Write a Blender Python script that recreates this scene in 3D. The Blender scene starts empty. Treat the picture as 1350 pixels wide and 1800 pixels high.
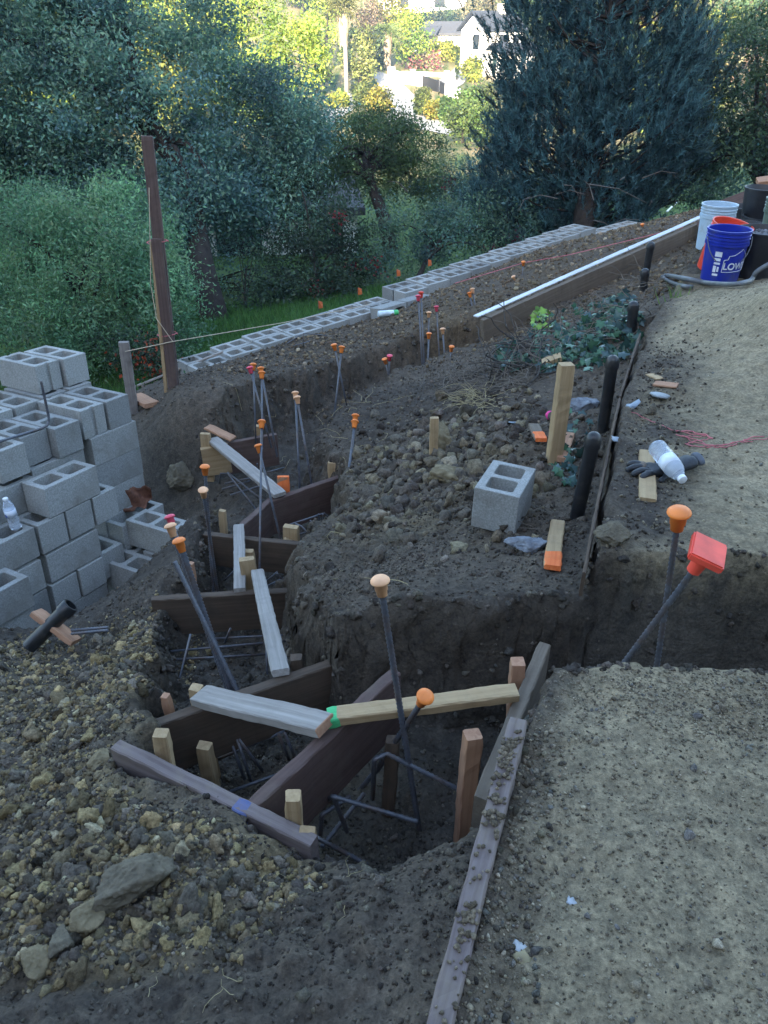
import bpy, bmesh, math, random
import numpy as np
from mathutils import Vector, Matrix, noise as mnoise
random.seed(7); rng = np.random.default_rng(11)
sc = bpy.context.scene
COL = sc.collection
# ------------------------------------------------------------------ camera, sky, sun, exposure
EYE = 1.45; PITCH = math.radians(32)
cd = bpy.data.cameras.new("camera"); cam = bpy.data.objects.new("camera", cd); COL.objects.link(cam)
cd.sensor_fit = 'VERTICAL'; cd.sensor_height = 24; cd.lens = 18; cd.clip_start = .05; cd.clip_end = 2000
cam.location = (0, 0, EYE); cam.rotation_euler = (math.pi/2-PITCH, 0, 0); sc.camera = cam
SUN_EL = math.radians(16.5); SUN_AZ = (-.12, -.99)          # where the sun stands: behind the camera, a little left
w = bpy.data.worlds.new("World"); sc.world = w; w.use_nodes = True
nt = w.node_tree; bg = nt.nodes["Background"]
sky = nt.nodes.new("ShaderNodeTexSky"); sky.sky_type = 'NISHITA'; sky.sun_disc = False
sky.sun_elevation = SUN_EL; sky.sun_rotation = math.atan2(SUN_AZ[0], SUN_AZ[1]) % (2*math.pi)
sky.air_density = 1.0; sky.dust_density = 1.4; sky.ozone_density = 1.0
nt.links.new(sky.outputs[0], bg.inputs[0]); bg.inputs[1].default_value = .15
sd = bpy.data.lights.new("sun", 'SUN'); sun = bpy.data.objects.new("sun", sd); COL.objects.link(sun)
sd.energy = 5.0; sd.angle = math.radians(.5); sd.color = (1, .86, .66)
ce = math.cos(SUN_EL); k_ = ce/math.hypot(*SUN_AZ)
sun.rotation_euler = Vector((-SUN_AZ[0]*k_, -SUN_AZ[1]*k_, -math.sin(SUN_EL))).to_track_quat('-Z', 'Y').to_euler()
sc.view_settings.view_transform = 'Standard'; sc.view_settings.look = 'None'
sc.view_settings.gamma = 1; sc.view_settings.exposure = 2.62
try:
    sc.cycles.max_bounces = 6; sc.cycles.diffuse_bounces = 3; sc.cycles.transparent_max_bounces = 6
    sc.cycles.volume_bounces = 0; sc.cycles.use_denoising = True
except Exception: pass
# ------------------------------------------------------------------ helpers
cP, sP = math.cos(PITCH), math.sin(PITCH)
def ray(px, py):
    a = (px-675)/1350; b = (py-900)/1350
    return np.array([a, cP-b*sP, -sP-b*cP])
def at(px, py, z):                      # point of the photo's pixel on a level z
    r = ray(px, py); t = (z-EYE)/r[2]
    return Vector((r[0]*t, r[1]*t, z))
def at_d(px, py, d):
    r = ray(px, py); return Vector((r[0]*d, r[1]*d, EYE+r[2]*d))
def at_y(px, py, y):
    r = ray(px, py); return at_d(px, py, y/r[1])
def tag(o, label=None, cat=None, group=None, kind=None):
    if label: o['label'] = label
    if cat: o['category'] = cat
    if group: o['group'] = group
    if kind: o['kind'] = kind
    return o
def empty(name, loc, rot=(0, 0, 0)):
    o = bpy.data.objects.new(name, None); COL.objects.link(o); o.location = loc; o.rotation_euler = rot
    o.empty_display_size = .1; return o
def link(name, me, mat=None, parent=None, M=None):
    o = bpy.data.objects.new(name, me); COL.objects.link(o)
    if mat is not None and not me.materials: me.materials.append(mat)
    if M is not None: o.matrix_world = M
    if parent is not None: o.parent = parent
    return o
def mesh_np(name, V, F, col=None, smooth=False):
    """F: (n,k) array of faces, or list of such arrays"""
    if not isinstance(F, (list, tuple)): F = [F]
    me = bpy.data.meshes.new(name); V = np.asarray(V, np.float32)
    me.vertices.add(len(V)); me.vertices.foreach_set('co', V.ravel())
    loops = np.concatenate([f.ravel() for f in F]).astype(np.int32)
    st = []; o = 0
    for f in F:
        st.append(o+np.arange(len(f))*f.shape[1]); o += f.size
    st = np.concatenate(st).astype(np.int32)
    me.loops.add(len(loops)); me.loops.foreach_set('vertex_index', loops)
    me.polygons.add(len(st)); me.polygons.foreach_set('loop_start', st)
    if smooth: me.polygons.foreach_set('use_smooth', np.ones(len(st), bool))
    me.update(calc_edges=True)
    if col is not None:
        a = me.attributes.new('Col', 'FLOAT_COLOR', 'POINT')
        c = np.ones((len(V), 4), np.float32); c[:, :3] = col
        a.data.foreach_set('color', c.ravel())
    return me
def copy_tree(o, parent=None):
    c = o.copy(); COL.objects.link(c); c.parent = parent
    for ch in [q for q in bpy.data.objects if q.parent == o]: copy_tree(ch, c)
    return c
class MB:
    def __init__(s): s.v = []; s.f = []
    def add(s, vs, fs, M=None):
        n = len(s.v)
        s.v += [tuple(M @ Vector(v)) if M is not None else tuple(v) for v in vs]
        s.f += [tuple(i+n for i in f) for f in fs]; return s
    def box(s, x0, x1, y0, y1, z0, z1, M=None):
        return s.add([(x0,y0,z0),(x1,y0,z0),(x1,y1,z0),(x0,y1,z0),(x0,y0,z1),(x1,y0,z1),(x1,y1,z1),(x0,y1,z1)],
                     [(0,3,2,1),(4,5,6,7),(0,1,5,4),(1,2,6,5),(2,3,7,6),(3,0,4,7)], M)
    def tube(s, pts, rad, n=8, caps=True, M=None):
        pts = [Vector(p) for p in pts]
        if not hasattr(rad, '__len__'): rad = [rad]*len(pts)
        vs = []; fs = []; up = None
        for i, p in enumerate(pts):
            t = (pts[min(i+1, len(pts)-1)]-pts[max(i-1, 0)]); t = t.normalized() if t.length > 1e-9 else Vector((0, 0, 1))
            if up is None:
                up = Vector((0, 0, 1)) if abs(t.z) < .9 else Vector((1, 0, 0))
            sx = t.cross(up).normalized(); up = sx.cross(t).normalized()
            for k in range(n):
                a = 2*math.pi*k/n; vs.append(p+(sx*math.cos(a)+up*math.sin(a))*rad[i])
        for i in range(len(pts)-1):
            for k in range(n):
                q = (k+1) % n; fs.append((i*n+k, i*n+q, i*n+n+q, i*n+n+k))
        if caps:
            fs.append(tuple(range(n))[::-1]); fs.append(tuple((len(pts)-1)*n+k for k in range(n)))
        return s.add(vs, fs, M)
    def lathe(s, prof, n=24, M=None):     # prof: (r, z) list
        vs = []; fs = []
        for r, z in prof:
            for k in range(n):
                a = 2*math.pi*k/n; vs.append((r*math.cos(a), r*math.sin(a), z))
        for i in range(len(prof)-1):
            for k in range(n):
                q = (k+1) % n; fs.append((i*n+k, i*n+q, i*n+n+q, i*n+n+k))
        if prof[0][0] > 1e-5: fs.append(tuple(range(n))[::-1])
        if prof[-1][0] > 1e-5: fs.append(tuple((len(prof)-1)*n+k for k in range(n)))
        return s.add(vs, fs, M)
    def mesh(s, name, smooth=False):
        me = bpy.data.meshes.new(name); me.from_pydata([tuple(v) for v in s.v], [], s.f)
        if smooth: me.shade_smooth()
        me.update(); return me
    def build(s, name, mat, parent=None, M=None, smooth=False):
        return link(name, s.mesh(name, smooth), mat, parent, M)
def smooth_angle(o, deg=35):
    me = o.data; me.shade_smooth()
    try: me.set_sharp_from_angle(angle=math.radians(deg))
    except Exception: pass
    return o
# numpy noise
def _h(ix, iy, s):
    n = (ix*374761393+iy*668265263+s*974634777) & 0xffffffff
    n = ((n ^ (n >> 13))*1274126177) & 0xffffffff
    return ((n ^ (n >> 16)) & 0xffffff)/float(0xffffff)
def vnoise(x, y, s=0):
    ix = np.floor(x).astype(np.int64); iy = np.floor(y).astype(np.int64)
    fx = x-ix; fy = y-iy; fx = fx*fx*(3-2*fx); fy = fy*fy*(3-2*fy)
    a = _h(ix, iy, s); b = _h(ix+1, iy, s); c = _h(ix, iy+1, s); d = _h(ix+1, iy+1, s)
    return (a*(1-fx)+b*fx)*(1-fy)+(c*(1-fx)+d*fx)*fy*1.0
def fbm(x, y, s=0, o=4, g=.5):
    r = 0; a = 1; t = 0
    for i in range(o):
        r = r+a*vnoise(x, y, s+i*17); t += a; a *= g; x = x*2.03+3.1; y = y*2.03+1.7
    return r/t*2-1
def worley(x, y, s=0):                   # distance to nearest cell point
    ix = np.floor(x).astype(np.int64); iy = np.floor(y).astype(np.int64); d = np.full(np.shape(x), 9.)
    for i in (-1, 0, 1):
        for j in (-1, 0, 1):
            px = ix+i+_h(ix+i, iy+j, s); py = iy+j+_h(ix+i, iy+j, s+5)
            d = np.minimum(d, (px-x)**2+(py-y)**2)
    return np.sqrt(d)
def sstep(a, b, x):
    t = np.clip((x-a)/(b-a), 0, 1); return t*t*(3-2*t)
# ------------------------------------------------------------------ materials
def new_mat(name):
    m = bpy.data.materials.new(name); m.use_nodes = True
    return m, m.node_tree, m.node_tree.nodes['Principled BSDF']
def N(nt, t, **k):
    n = nt.nodes.new(t)
    for a, v in k.items():
        if a in n.inputs: n.inputs[a].default_value = v
        else: setattr(n, a, v)
    return n
def ramp(nt, fac, stops):
    r = nt.nodes.new('ShaderNodeValToRGB'); e = r.color_ramp.elements
    while len(e) > 1: e.remove(e[-1])
    for i, (p, c) in enumerate(stops):
        q = e[0] if i == 0 else e.new(p)
        q.position = p; q.color = (*c, 1) if len(c) == 3 else c
    nt.links.new(fac, r.inputs[0]); return r
def mixc(nt, a, b, fac, mode='MIX'):
    m = nt.nodes.new('ShaderNodeMix'); m.data_type = 'RGBA'; m.blend_type = mode
    for s, v in ((0, fac), (6, a), (7, b)):
        if hasattr(v, 'is_linked') or hasattr(v, 'links'): nt.links.new(v, m.inputs[s])
        elif s == 0: m.inputs[0].default_value = v
        else: m.inputs[s].default_value = (*v, 1)
    return m.outputs[2]
def speckle(name, c1, c2, scale, rough=.85, bump=.3, dist=.004, detail=8, dirt=None, dscale=3, coord='Object', spec=.3):
    m, t, b = new_mat(name)
    tc = N(t, 'ShaderNodeTexCoord'); n = N(t, 'ShaderNodeTexNoise', Scale=scale, Detail=detail, Roughness=.65)
    t.links.new(tc.outputs[coord], n.inputs['Vector'])
    col = ramp(t, n.outputs[0], [(.32, c1), (.68, c2)]).outputs[0]
    if dirt:
        d = N(t, 'ShaderNodeTexNoise', Scale=dscale, Detail=6, Roughness=.7); t.links.new(tc.outputs[coord], d.inputs['Vector'])
        f = ramp(t, d.outputs[0], [(.48, (0, 0, 0)), (.66, (.8, .8, .8))]).outputs[0]
        col = mixc(t, col, dirt, f)
    t.links.new(col, b.inputs['Base Color']); b.inputs['Roughness'].default_value = rough
    b.inputs['Specular IOR Level'].default_value = spec
    if bump:
        bp = N(t, 'ShaderNodeBump', Strength=bump, Distance=dist); t.links.new(n.outputs[0], bp.inputs['Height'])
        t.links.new(bp.outputs[0], b.inputs['Normal'])
    return m
def wood(name, c1, c2, dirt=(.05, .045, .04), amount=.5, rough=.8):
    m, t, b = new_mat(name)
    tc = N(t, 'ShaderNodeTexCoord'); oi = N(t, 'ShaderNodeObjectInfo')
    ad = N(t, 'ShaderNodeVectorMath', operation='MULTIPLY_ADD'); ad.inputs[1].default_value = (13, 7, 5)
    t.links.new(oi.outputs['Random'], ad.inputs[0]); t.links.new(tc.outputs['Object'], ad.inputs[2])
    mp = N(t, 'ShaderNodeMapping'); mp.inputs['Scale'].default_value = (1.2, 38, 38)
    t.links.new(ad.outputs[0], mp.inputs[0])
    n = N(t, 'ShaderNodeTexNoise', Scale=1.6, Detail=7, Roughness=.6, Distortion=.5); t.links.new(mp.outputs[0], n.inputs['Vector'])
    col = ramp(t, n.outputs[0], [(.3, c1), (.7, c2)]).outputs[0]
    d = N(t, 'ShaderNodeTexNoise', Scale=7, Detail=8, Roughness=.72); t.links.new(ad.outputs[0], d.inputs['Vector'])
    f = ramp(t, d.outputs[0], [(.5, (0, 0, 0)), (.72, (amount,)*3)]).outputs[0]
    col = mixc(t, col, dirt, f)
    t.links.new(col, b.inputs['Base Color']); b.inputs['Roughness'].default_value = rough
    b.inputs['Specular IOR Level'].default_value = .3
    bp = N(t, 'ShaderNodeBump', Strength=.35, Distance=.002); t.links.new(n.outputs[0], bp.inputs['Height'])
    t.links.new(bp.outputs[0], b.inputs['Normal'])
    return m
def plain(name, c, rough=.5, metal=0, spec=.5):
    m, t, b = new_mat(name); tc = N(t, 'ShaderNodeTexCoord')
    n = N(t, 'ShaderNodeTexNoise', Scale=14, Detail=5); t.links.new(tc.outputs['Object'], n.inputs['Vector'])
    c2 = tuple(min(1, x*1.15) for x in c); c1 = tuple(x*.8 for x in c)
    t.links.new(ramp(t, n.outputs[0], [(.35, c1), (.65, c2)]).outputs[0], b.inputs['Base Color'])
    b.inputs['Roughness'].default_value = rough; b.inputs['Metallic'].default_value = metal
    b.inputs['Specular IOR Level'].default_value = spec
    return m
def attr_soil(name, fine=90, bump=.6, dist=.008, coord='Object', fine2=22):
    m, t, b = new_mat(name); a = N(t, 'ShaderNodeAttribute', attribute_name='Col')
    tc = N(t, 'ShaderNodeTexCoord')
    n = N(t, 'ShaderNodeTexNoise', Scale=fine, Detail=9, Roughness=.7); t.links.new(tc.outputs[coord], n.inputs['Vector'])
    n2 = N(t, 'ShaderNodeTexNoise', Scale=fine2, Detail=8, Roughness=.68); t.links.new(tc.outputs[coord], n2.inputs['Vector'])
    r1 = ramp(t, n.outputs[0], [(.3, (.55, .55, .56)), (.7, (1.4, 1.38, 1.34))]).outputs[0]
    r2 = ramp(t, n2.outputs[0], [(.3, (.6, .6, .62)), (.7, (1.35, 1.3, 1.24))]).outputs[0]
    c = mixc(t, a.outputs['Color'], r1, 1., 'MULTIPLY'); c = mixc(t, c, r2, 1., 'MULTIPLY')
    t.links.new(c, b.inputs['Base Color']); b.inputs['Roughness'].default_value = .95
    b.inputs['Specular IOR Level'].default_value = .12
    b1 = N(t, 'ShaderNodeBump', Strength=bump, Distance=dist); t.links.new(n.outputs[0], b1.inputs['Height'])
    b2 = N(t, 'ShaderNodeBump', Strength=bump, Distance=dist*3); t.links.new(n2.outputs[0], b2.inputs['Height'])
    n3 = N(t, 'ShaderNodeTexNoise', Scale=8, Detail=6, Roughness=.6); t.links.new(tc.outputs[coord], n3.inputs['Vector']); b3 = N(t, 'ShaderNodeBump', Strength=.6, Distance=.03); t.links.new(n3.outputs[0], b3.inputs['Height']); t.links.new(b1.outputs[0], b3.inputs['Normal'])
    t.links.new(b3.outputs[0], b2.inputs['Normal']); t.links.new(b2.outputs[0], b.inputs['Normal'])
    return m
def leaf_mat(name, tr=.35, rough=.5, hue=.06):
    m, t, b = new_mat(name); a = N(t, 'ShaderNodeAttribute', attribute_name='Col'); oi = N(t, 'ShaderNodeObjectInfo')
    hs = N(t, 'ShaderNodeHueSaturation')
    mr = N(t, 'ShaderNodeMapRange'); mr.inputs[3].default_value = .5-hue/2; mr.inputs[4].default_value = .5+hue/2
    mv = N(t, 'ShaderNodeMapRange'); mv.inputs[3].default_value = .8; mv.inputs[4].default_value = 1.25
    t.links.new(oi.outputs['Random'], mr.inputs[0]); t.links.new(oi.outputs['Random'], mv.inputs[0])
    t.links.new(mr.outputs[0], hs.inputs['Hue']); t.links.new(mv.outputs[0], hs.inputs['Value']); t.links.new(a.outputs['Color'], hs.inputs['Color'])
    t.links.new(hs.outputs[0], b.inputs['Base Color']); b.inputs['Roughness'].default_value = rough
    b.inputs['Specular IOR Level'].default_value = .35
    tl = N(t, 'ShaderNodeBsdfTranslucent'); t.links.new(hs.outputs[0], tl.inputs['Color'])
    mx = N(t, 'ShaderNodeMixShader'); mx.inputs[0].default_value = tr
    t.links.new(b.outputs[0], mx.inputs[1]); t.links.new(tl.outputs[0], mx.inputs[2])
    t.links.new(mx.outputs[0], t.nodes['Material Output'].inputs[0])
    return m
M_ = {}
M_['cmu'] = cmu = speckle('concrete block', (.20, .205, .20), (.37, .375, .365), 120, .95, .6, .003, dirt=(.20, .19, .17), dscale=2.5)
def vary(m):
    t = m.node_tree; b = t.nodes['Principled BSDF']; lk = b.inputs['Base Color'].links[0]; src = lk.from_socket; oi = N(t, 'ShaderNodeObjectInfo')
    r = ramp(t, oi.outputs['Random'], [(0, (.78, .78, .78)), (.5, (1, .99, .97)), (1, (1.18, 1.17, 1.15))]).outputs[0]; c = mixc(t, src, r, 1., 'MULTIPLY')
    tc = N(t, 'ShaderNodeTexCoord'); ad = N(t, 'ShaderNodeVectorMath', operation='MULTIPLY_ADD'); ad.inputs[1].default_value = (11, 5, 7); t.links.new(oi.outputs['Random'], ad.inputs[0]); t.links.new(tc.outputs['Object'], ad.inputs[2])
    d = N(t, 'ShaderNodeTexNoise', Scale=5.5, Detail=7, Roughness=.7); t.links.new(ad.outputs[0], d.inputs['Vector']); f = ramp(t, d.outputs[0], [(.55, (0, 0, 0)), (.75, (.55, .55, .55))]).outputs[0]
    t.links.new(mixc(t, c, (.15, .135, .11), f), b.inputs['Base Color'])
vary(cmu)
M_['soil'] = attr_soil('soil'); M_['clod'] = attr_soil('clods', 150, .8, .005, fine2=48)
M_['redwood'] = wood('stained board', (.070, .043, .037), (.125, .080, .068), (.16, .13, .10), .45)
M_['darkwood'] = wood('dark wet board', (.060, .042, .030), (.115, .080, .056), (.045, .038, .03), .6)
M_['grayboard'] = wood('weathered board', (.115, .088, .064), (.205, .165, .125), (.09, .075, .06), .6)
M_['purple'] = wood('greyed stained board', (.115, .085, .08), (.205, .165, .155), (.21, .17, .12), .65)
M_['pale'] = wood('pale plank', (.21, .185, .165), (.35, .32, .29), (.20, .18, .16), .55)
M_['stake'] = wood('softwood', (.30, .20, .105), (.45, .32, .18), (.14, .11, .07), .5)
M_['redstake'] = wood('reddish softwood', (.30, .15, .09), (.44, .25, .15), (.13, .09, .06), .4)
M_['orangepaint'] = wood('orange sprayed wood', (.72, .13, .03), (.85, .23, .07), (.30, .14, .07), .5)
M_['greenpaint'] = wood('green sprayed wood', (.05, .35, .14), (.10, .5, .2), (.2, .2, .12), .3)
M_['bluepaint'] = wood('blue chalked wood', (.075, .095, .21), (.12, .15, .30), (.15, .115, .11), .95)
M_['post'] = wood('brown post', (.075, .050, .045), (.135, .09, .078), (.18, .13, .10), .5)
M_['graypost'] = wood('grey post', (.17, .15, .14), (.29, .26, .235))
M_['flag'] = plain('flag film', (.50, .12, .035), .6)
M_['white'] = wood('white timber', (.48, .51, .53), (.68, .70, .71), (.3, .29, .27), .5, .4)
M_['rebar'] = speckle('steel bar', (.05, .055, .068), (.11, .115, .135), 60, .38, .2, .001, dirt=(.10, .06, .04), dscale=9, spec=.6)
M_['capO'] = plain('orange plastic', (.88, .24, .045), .5); M_['capT'] = plain('faded orange plastic', (.85, .46, .25), .65)
M_['capP'] = plain('pink plastic', (.80, .10, .16), .5); M_['capR'] = plain('red orange plastic', (.82, .085, .05), .5)
M_['abs'] = speckle('black pipe', (.010, .011, .013), (.022, .023, .026), 30, .38, .05, dirt=(.07, .06, .05), dscale=5, spec=.5)
M_['bark'] = speckle('bark', (.018, .015, .013), (.045, .037, .032), 9, .95, .8, .03)
M_['graytwig'] = speckle('grey twig', (.08, .075, .07), (.14, .13, .12), 9, .95, .3)
M_['palebark'] = speckle('pale trunk', (.19, .165, .14), (.30, .27, .235), 6, .95, .5, .03)
M_['leaf'] = leaf_mat('leaves', .35, .55); M_['needle'] = leaf_mat('needles', .15, .55, .02); M_['farleaf'] = leaf_mat('sunlit leaves', .22, .6, .06)
M_['stucco'] = speckle('white stucco', (.74, .73, .70), (.82, .81, .78), 4, .9, .1)
M_['roof'] = speckle('grey roof', (.055, .057, .062), (.085, .087, .095), 6, .9, .3, .02)
M_['darkroof'] = speckle('slate roof', (.03, .034, .042), (.05, .056, .068), 6, .8, .3, .02)
M_['tileroof'] = speckle('brown roof', (.09, .06, .045), (.13, .09, .07), 6, .9, .3, .02)
M_['road'] = speckle('concrete road', (.26, .255, .245), (.34, .335, .32), 3, .95, .2, .01)
M_['gate'] = plain('dark gate', (.012, .011, .011), .6); M_['pane'] = plain('window glass', (.03, .035, .04), .1)
M_['string'] = plain('pink string', (.55, .16, .18), .85); M_['twine'] = plain('pale string', (.55, .45, .33), .9)
M_['hose'] = plain('grey hose', (.13, .14, .15), .5)
M_['bkW'] = speckle('pale blue bucket', (.40, .52, .62), (.48, .60, .70), 5, .4, .05, dirt=(.30, .30, .28), dscale=4, spec=.5)
M_['bkR'] = speckle('red bucket', (.72, .055, .03), (.82, .085, .045), 6, .38, .05, dirt=(.35, .12, .07), dscale=4, spec=.5)
M_['bkB'] = speckle('blue bucket', (.008, .020, .26), (.014, .034, .36), 6, .35, .05, dirt=(.06, .07, .16), dscale=4, spec=.5)
M_['bkK'] = speckle('black pot', (.012, .013, .016), (.03, .031, .035), 6, .45, .05, dirt=(.07, .07, .065), dscale=4, spec=.4)
M_['bkG'] = speckle('grey green bucket', (.10, .14, .12), (.17, .21, .18), 5, .5, .1, dirt=(.05, .10, .03), dscale=3, spec=.3)
M_['print'] = plain('white print', (.62, .64, .70), .6)
M_['glove'] = speckle('black glove', (.012, .013, .016), (.035, .037, .043), 70, .5, .3, .002, spec=.4)
M_['cloth'] = plain('grey cuff', (.10, .11, .13), .9)
M_['stone'] = speckle('grey stone', (.12, .13, .15), (.27, .29, .32), 22, .9, .5, .006)
M_['brownleaf'] = speckle('dry leaf', (.09, .035, .022), (.22, .10, .06), 30, .8, .4, .003)
M_['slab'] = speckle('mudstone', (.095, .080, .058), (.175, .145, .10), 26, .95, 1, .012)
M_['yellowrock'] = speckle('yellow rock', (.14, .11, .064), (.25, .20, .12), 26, .95, 1, .012)
def bottle_plastic():
    m, t, b = new_mat('clear plastic')
    b.inputs['Base Color'].default_value = (.86, .92, 1, 1); b.inputs['Roughness'].default_value = .12
    b.inputs['Transmission Weight'].default_value = .75; b.inputs['IOR'].default_value = 1.25
    return m
M_['pet'] = bottle_plastic(); M_['petlabel'] = plain('bottle label', (.75, .80, .90), .4); M_['petblue'] = plain('label blue', (.03, .09, .42), .4)
M_['bottlecap'] = plain('white cap', (.78, .80, .84), .4)
# ------------------------------------------------------------------ the lie of the land
DIV = np.array([(-.27, -.5), (.025, .45), (.308, 1.3), (.43, 1.5), (.655, 2.0), (1.12, 3.39), (1.56, 4.5), (2.1, 5.6)])
def pl(pts): return [tuple(at(*p)) for p in pts]
LEFT = pl([(0,1800,-.25),(300,1800,-.18),(600,1790,-.10),(720,1800,-.06),(600,1680,-.14),(760,1600,-.14),(800,1480,-.2),(660,1520,-.27),(600,1560,-.26),
    (400,1700,-.20),(550,1540,-.36),(470,1470,-.33),(300,1500,-.27),(330,1390,-.33),(200,1330,-.36),(200,1420,-.31),(100,1400,-.42),(100,1560,-.30),(0,1500,-.38),
    (0,1350,-.66),(100,1250,-.78),(200,1230,-.66),(250,1150,-.86),(0,1180,-1.0),(0,1112,-1.26),(50,1110,-1.36),(100,1096,-1.48),(140,1084,-1.6),(190,1064,-1.75),(222,1058,-1.86),(272,1024,-1.84),(287,1035,-1.04),(150,1150,-1.12),(240,1105,-1.05),(70,1160,-1.14),(286,1000,-1.05),(345,905,-1.12),
    (870,935,-.36),(760,950,-.42),(700,1055,-.22),(600,1000,-.5),(830,1075,-.2),(950,1085,-.18),(1000,1000,-.26),(1015,905,-.33),(960,800,-.42),(1058,755,-.40),
    (530,985,-.72),(560,930,-.80),(640,880,-.76),(665,800,-.85),(760,800,-.64),(860,780,-.5),(600,720,-1.08),(760,720,-.80),(850,690,-.70),(980,690,-.52),
    (700,690,-1.0),(830,640,-.86),(1080,640,-.40),(1000,600,-.55),(838,594,-1.02),(950,548,-.86),(1110,560,-.36),(1100,490,-.66),(1215,432,-.48),(1135,500,-.56),(1060,540,-.62),
    (284,950,-1.78),(300,880,-1.74),(312,800,-1.42),(330,720,-1.10),(390,712,-1.06),(300,740,-1.2),(250,760,-1.4),(430,692,-1.06),(540,692,-1.08),(420,640,-1.26),(480,622,-1.28),(600,640,-1.14),(680,600,-1.15),
    (560,600,-1.32),(640,570,-1.36),(700,550,-1.24),(760,560,-1.06),(820,500,-1.06),(900,470,-1.0),(980,430,-.94),(1060,410,-.9),(1120,395,-.86),(1250,345,-.68),(1340,330,-.55),
    (240,690,-1.45),(345,650,-1.5),(420,615,-1.48),(500,585,-1.46),(600,560,-1.42),(690,545,-1.36),(760,515,-1.30),(850,480,-1.22),(1000,430,-1.12)])
LEFT += [(-2.2,3.4,-1.6),(-2.6,4.4,-1.85),(-2,5.2,-1.85),(-1.5,4.9,-1.85),(-3,7,-1.9),(-1.5,9.2,-1.75),(.5,10.7,-1.75),(2.5,12.8,-1.6),(-4,9,-2.1),(-6,12,-2.7),(-1.5,10.9,-2.0),(0,12.5,-2.1),(3,15,-2.3),(0,16,-3.0),
         (-3.5,2,-1.5),(-3,1,-.9),(-2,0,-.3),(6,13,-.7),(8,18,-1.6),(10,12,-.2),(6,9,-.2),(4.5,8,-.25),(-8,6,-2.2),(-8,0,-1),(-6,18,-3.4),(0,0,-.02)]
RIGHT = [(x, y, 0.0) for x, y in ((.2,.3),(.6,.8),(.3,1),(.6,1.45),(1.2,.4),(1.3,1.4),(2.2,1.4),(3,.5),(.7,2.05),(1.4,2.1),(2.2,2.1),(.95,2.8),(1.3,3.2),(2,2.8))]
RIGHT += pl([(1150,620,-.01),(1250,600,.02),(1180,560,-.04),(1345,540,.22),(1300,560,.11),(1348,516,.26),(1230,530,-.02),(1180,500,-.10),(1265,497,-.13),(1250,430,-.17),(1340,440,-.14),(1160,470,-.17)])
RIGHT += [(4,4.4,.25),(6,5,.3),(5,2,.1),(4.5,8,-.25),(6,9,-.2),(10,12,-.2),(3,7,-.18),(8,4,.3),(6,13,-.7)]
def tps_fit(P):
    P = np.array(P); X = P[:, :2]; n = len(P)
    r2 = ((X[:, None]-X[None])**2).sum(-1); K = np.where(r2 > 0, .5*r2*np.log(r2+1e-12), 0)+np.eye(n)*.004
    Q = np.c_[np.ones(n), X]; A = np.block([[K, Q], [Q.T, np.zeros((3, 3))]])
    return X, np.linalg.solve(A, np.r_[P[:, 2], np.zeros(3)])
def tps_eval(fit, x, y):
    X, wt = fit; n = len(X); z = wt[n]+wt[n+1]*x+wt[n+2]*y
    for i in range(n):
        r2 = (x-X[i, 0])**2+(y-X[i, 1])**2; z = z+wt[i]*.5*r2*np.log(r2+1e-12)
    return z
fL, fR = tps_fit(LEFT), tps_fit(RIGHT)
def side(x, y, P):                       # signed distance to a polyline going away, + on its right
    best = np.full(np.shape(x), 1e9); sg = np.ones(np.shape(x))
    for a, b in zip(P[:-1], P[1:]):
        d = b-a; L = (d**2).sum(); t = np.clip(((x-a[0])*d[0]+(y-a[1])*d[1])/L, 0, 1)
        ex = x-a[0]-t*d[0]; ey = y-a[1]-t*d[1]; q = np.hypot(ex, ey)
        s = np.sign(d[1]*(x-a[0])-d[0]*(y-a[1])); u = q < best; best = np.where(u, q, best); sg = np.where(u, s, sg)
    return best*sg
def poly_sd(x, y, P):                    # + inside
    best = np.full(np.shape(x), 1e9); ins = np.zeros(np.shape(x), bool); n = len(P)
    for i in range(n):
        a = np.array(P[i]); b = np.array(P[(i+1) % n]); d = b-a; L = (d**2).sum()
        t = np.clip(((x-a[0])*d[0]+(y-a[1])*d[1])/L, 0, 1)
        best = np.minimum(best, np.hypot(x-a[0]-t*d[0], y-a[1]-t*d[1]))
        c = ((a[1] > y) != (b[1] > y)) & (x < (b[0]-a[0])*(y-a[1])/(b[1]-a[1]+1e-12)+a[0]); ins ^= c
    return np.where(ins, best, -best)
TR = [(-.30,1.75,.36,-.80),(-.524,1.95,.37,-.90),(-.79,3.05,.36,-1.24),(-.74,3.7,.40,-1.36),(-.60,4.2,.44,-1.40),(-.98,5.2,.56,-1.54),(-.62,6.05,.46,-1.52),(.25,7.0,.42,-1.45),(1.0,7.35,.36,-1.30),(1.9,7.9,.2,-1.0)]
BOX = [(-.80,1.50),(-.17,1.19),(-.02,1.10),(.2,1.14),(.27,1.22),(.45,1.53),(3.4,1.53),(3.4,2.06),(.60,2.06),(.3,2.1),(.0,2.12),(-.2,2.0),(-.8,1.7)]
FARZ = np.array([(0,-1),(10,-2),(14,-2.6),(20,-3.6),(40,-5.0),(60,-5.6),(90,-5.4),(110,-4.4),(130,-2.4),(160,3),(220,16),(320,34),(600,60)])
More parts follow.
